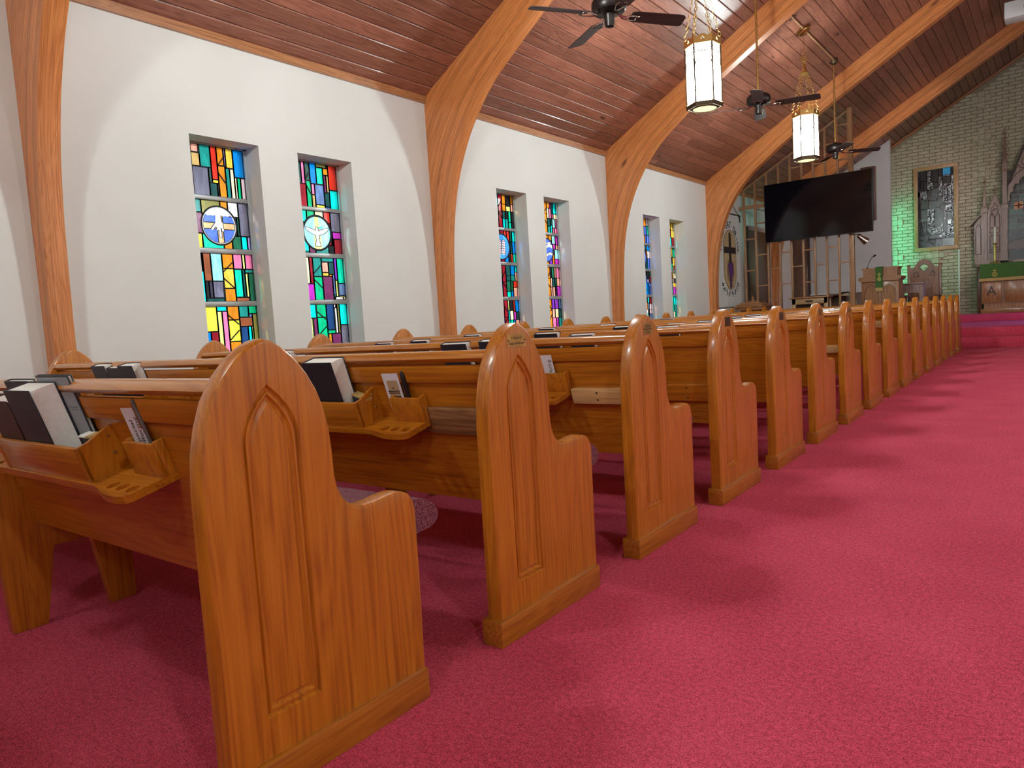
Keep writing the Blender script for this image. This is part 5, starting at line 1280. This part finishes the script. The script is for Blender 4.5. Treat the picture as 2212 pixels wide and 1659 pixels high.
# leaded centre picture inside the reredos (plain generic panes)
pg = MB().box(-.49, .49, .15, .17, .09, 2.05).build('centre_glass', 'picture_dark', rr); pg['label'] = 'dark leaded glass picture'
r5 = random.Random(5); pl_ = MB()
for k in range(11):
    z = .78 + k * .105; x = -.49
    while x < .48:
        w_ = r5.choice([.07, .1, .14]); w_ = min(w_, .49 - x)
        if w_ > .02: MB().box(x + .004, x + w_ - .004, .143, .15, z + .004, z + .101).build('pane', r5.choice(['picture_dark', 'picture_dark', 'picture_green', 'picture_dark', 'picture_grey']), pg)
        x += w_
        pl_.bar((x, .145, z), (x, .145, z + .105), .007, .01, (0, 1, 0))
    pl_.bar((-.49, .145, z), (.49, .145, z), .007, .01, (0, 1, 0))
pl_.build('lead_lines', 'picture_lead', pg)
for pts, c in ([[(-.49, .09), (.49, .09), (.49, .3), (.2, .34), (-.1, .24), (-.3, .33), (-.49, .28)], 'picture_grey'], [[(-.49, .33), (-.3, .33), (-.1, .3), (.2, .36), (.49, .32), (.49, .5), (-.1, .56), (-.49, .48)], 'picture_mauve'], [[(-.47, .52), (-.1, .58), (.4, .54), (.3, .74), (-.2, .77), (-.4, .7)], 'picture_grey']):
    MB().plate(pts, [], .14, .15, XZ).build('scenery_pane', c, pg)
fl = MB()
for a in range(4): fl.plate(circ(-.29 + .05 * math.cos(a * math.pi / 2 + .78), 1.27 + .05 * math.sin(a * math.pi / 2 + .78), .048, 12), [], .136, .143, XZ)
fl.build('flower_pane', 'orange_glass', pg)

# ------------------------------------------------------------------ coloured chancel lights; spots on stands are unseen and added for tint
def spot(name, label, loc, target, col, power, size, blend=.6, r=.05, fz=0.):
    o = thing(name, label, 'spotlight', loc)
    MB().tube([(0, 0, -.02), (0, 0, fz + .02 - loc[2])], .012, 8).build('stand', 'black_plastic', o, 60)
    MB().lathe([(.13, fz - loc[2] + .002), (.13, fz - loc[2] + .015), (.02, fz - loc[2] + .03)], n=16).build('stand_base', 'black_plastic', o, 40)
    MB().lathe([(.05, -.02), (.055, .0), (.055, .08), (.04, .1), (.02, .11)], n=14).build('housing', 'black_plastic', o, 40)
    d = bpy.data.lights.new(name, 'SPOT'); d.color = col; d.energy = power; d.spot_size = R_(size); d.spot_blend = blend; d.shadow_soft_size = r
    lo = bpy.data.objects.new('lamp', d); COL.objects.link(lo); lo.parent = o
    v_ = Vector(target) - Vector(loc); lo.rotation_euler = v_.to_track_quat('-Z', 'Y').to_euler(); lo.location = v_.normalized() * .13
    return o
spot('tint_spot', 'unseen teal lamp added low behind the lattice screen to tint the side wall', (-3.1, 14.35, .62), (-4.05, 14.6, 3.1), (.25, 1., .85), 75, 62, .9, fz=.345)  # added lamp, gives the side wall its teal tint
o = thing('led_strip', 'green light strip hidden behind the edge of the grey partition', 'light strip', (-1.97, 17.98, .9))
MB().box(-.03, 0, -.03, .03, 0, 2.3).build('housing', 'black_plastic', o)
d = bpy.data.lights.new('strip', 'AREA'); d.shape = 'RECTANGLE'; d.size = 2.2; d.size_y = .05; d.energy = 17; d.color = (.1, 1., .55)
lo = bpy.data.objects.new('strip', d); COL.objects.link(lo); lo.parent = o; lo.location = (.004, 0, 1.15); lo.rotation_euler = (0, R_(-90), 0)
MB().box(-.03, .03, -.04, .04, -.9, 0).build('foot', 'black_plastic', o)
# added floods, out of view beyond the arch beam, to brighten the chancel
def flood(label, loc, target, power):
    o = thing('fill_flood', label, 'lamp', loc)
    q = (Vector(target) - Vector(loc)).to_track_quat('-Z', 'Y')
    MB().lathe([(.04, .12), (.08, .1), (.1, 0), (.095, -.03), (.09, 0)], (0, 0, 0), 16, q.to_matrix()).build('housing', 'black_plastic', o, 40)
    MB().tube([(0, 0, .06), (0, 0, ceil_z(loc[0]) - loc[2] - .012)], .012, 8).build('stem', 'black_plastic', o, 60)
    d = bpy.data.lights.new('flood', 'SPOT'); d.energy = power; d.color = (1., .95, .9); d.spot_size = R_(58); d.spot_blend = .9; d.shadow_soft_size = .12
    lo = bpy.data.objects.new('flood', d); COL.objects.link(lo); lo.parent = o; lo.rotation_euler = q.to_euler(); lo.location = (q @ Vector((0, 0, -.06)))
flood('black flood lamp added out of view over the aisle to brighten the chancel', (1.7, 12.3, 4.9), (-2.6, 17.6, 2.4), 480)
flood('black flood lamp added out of view under the opposite slope to brighten the chancel', (3.0, 12.3, 4.3), (-.3, 18., 2.), 150)
spot('tint_spot', 'unseen violet lamp on a stand, added to tint the chancel floor', (3.4, 15.4, 2.3), (.5, 15.6, .35), (.22, .34, 1.), 400, 60, .8, fz=.345)  # added lamp out of view, casts violet on the chancel floor
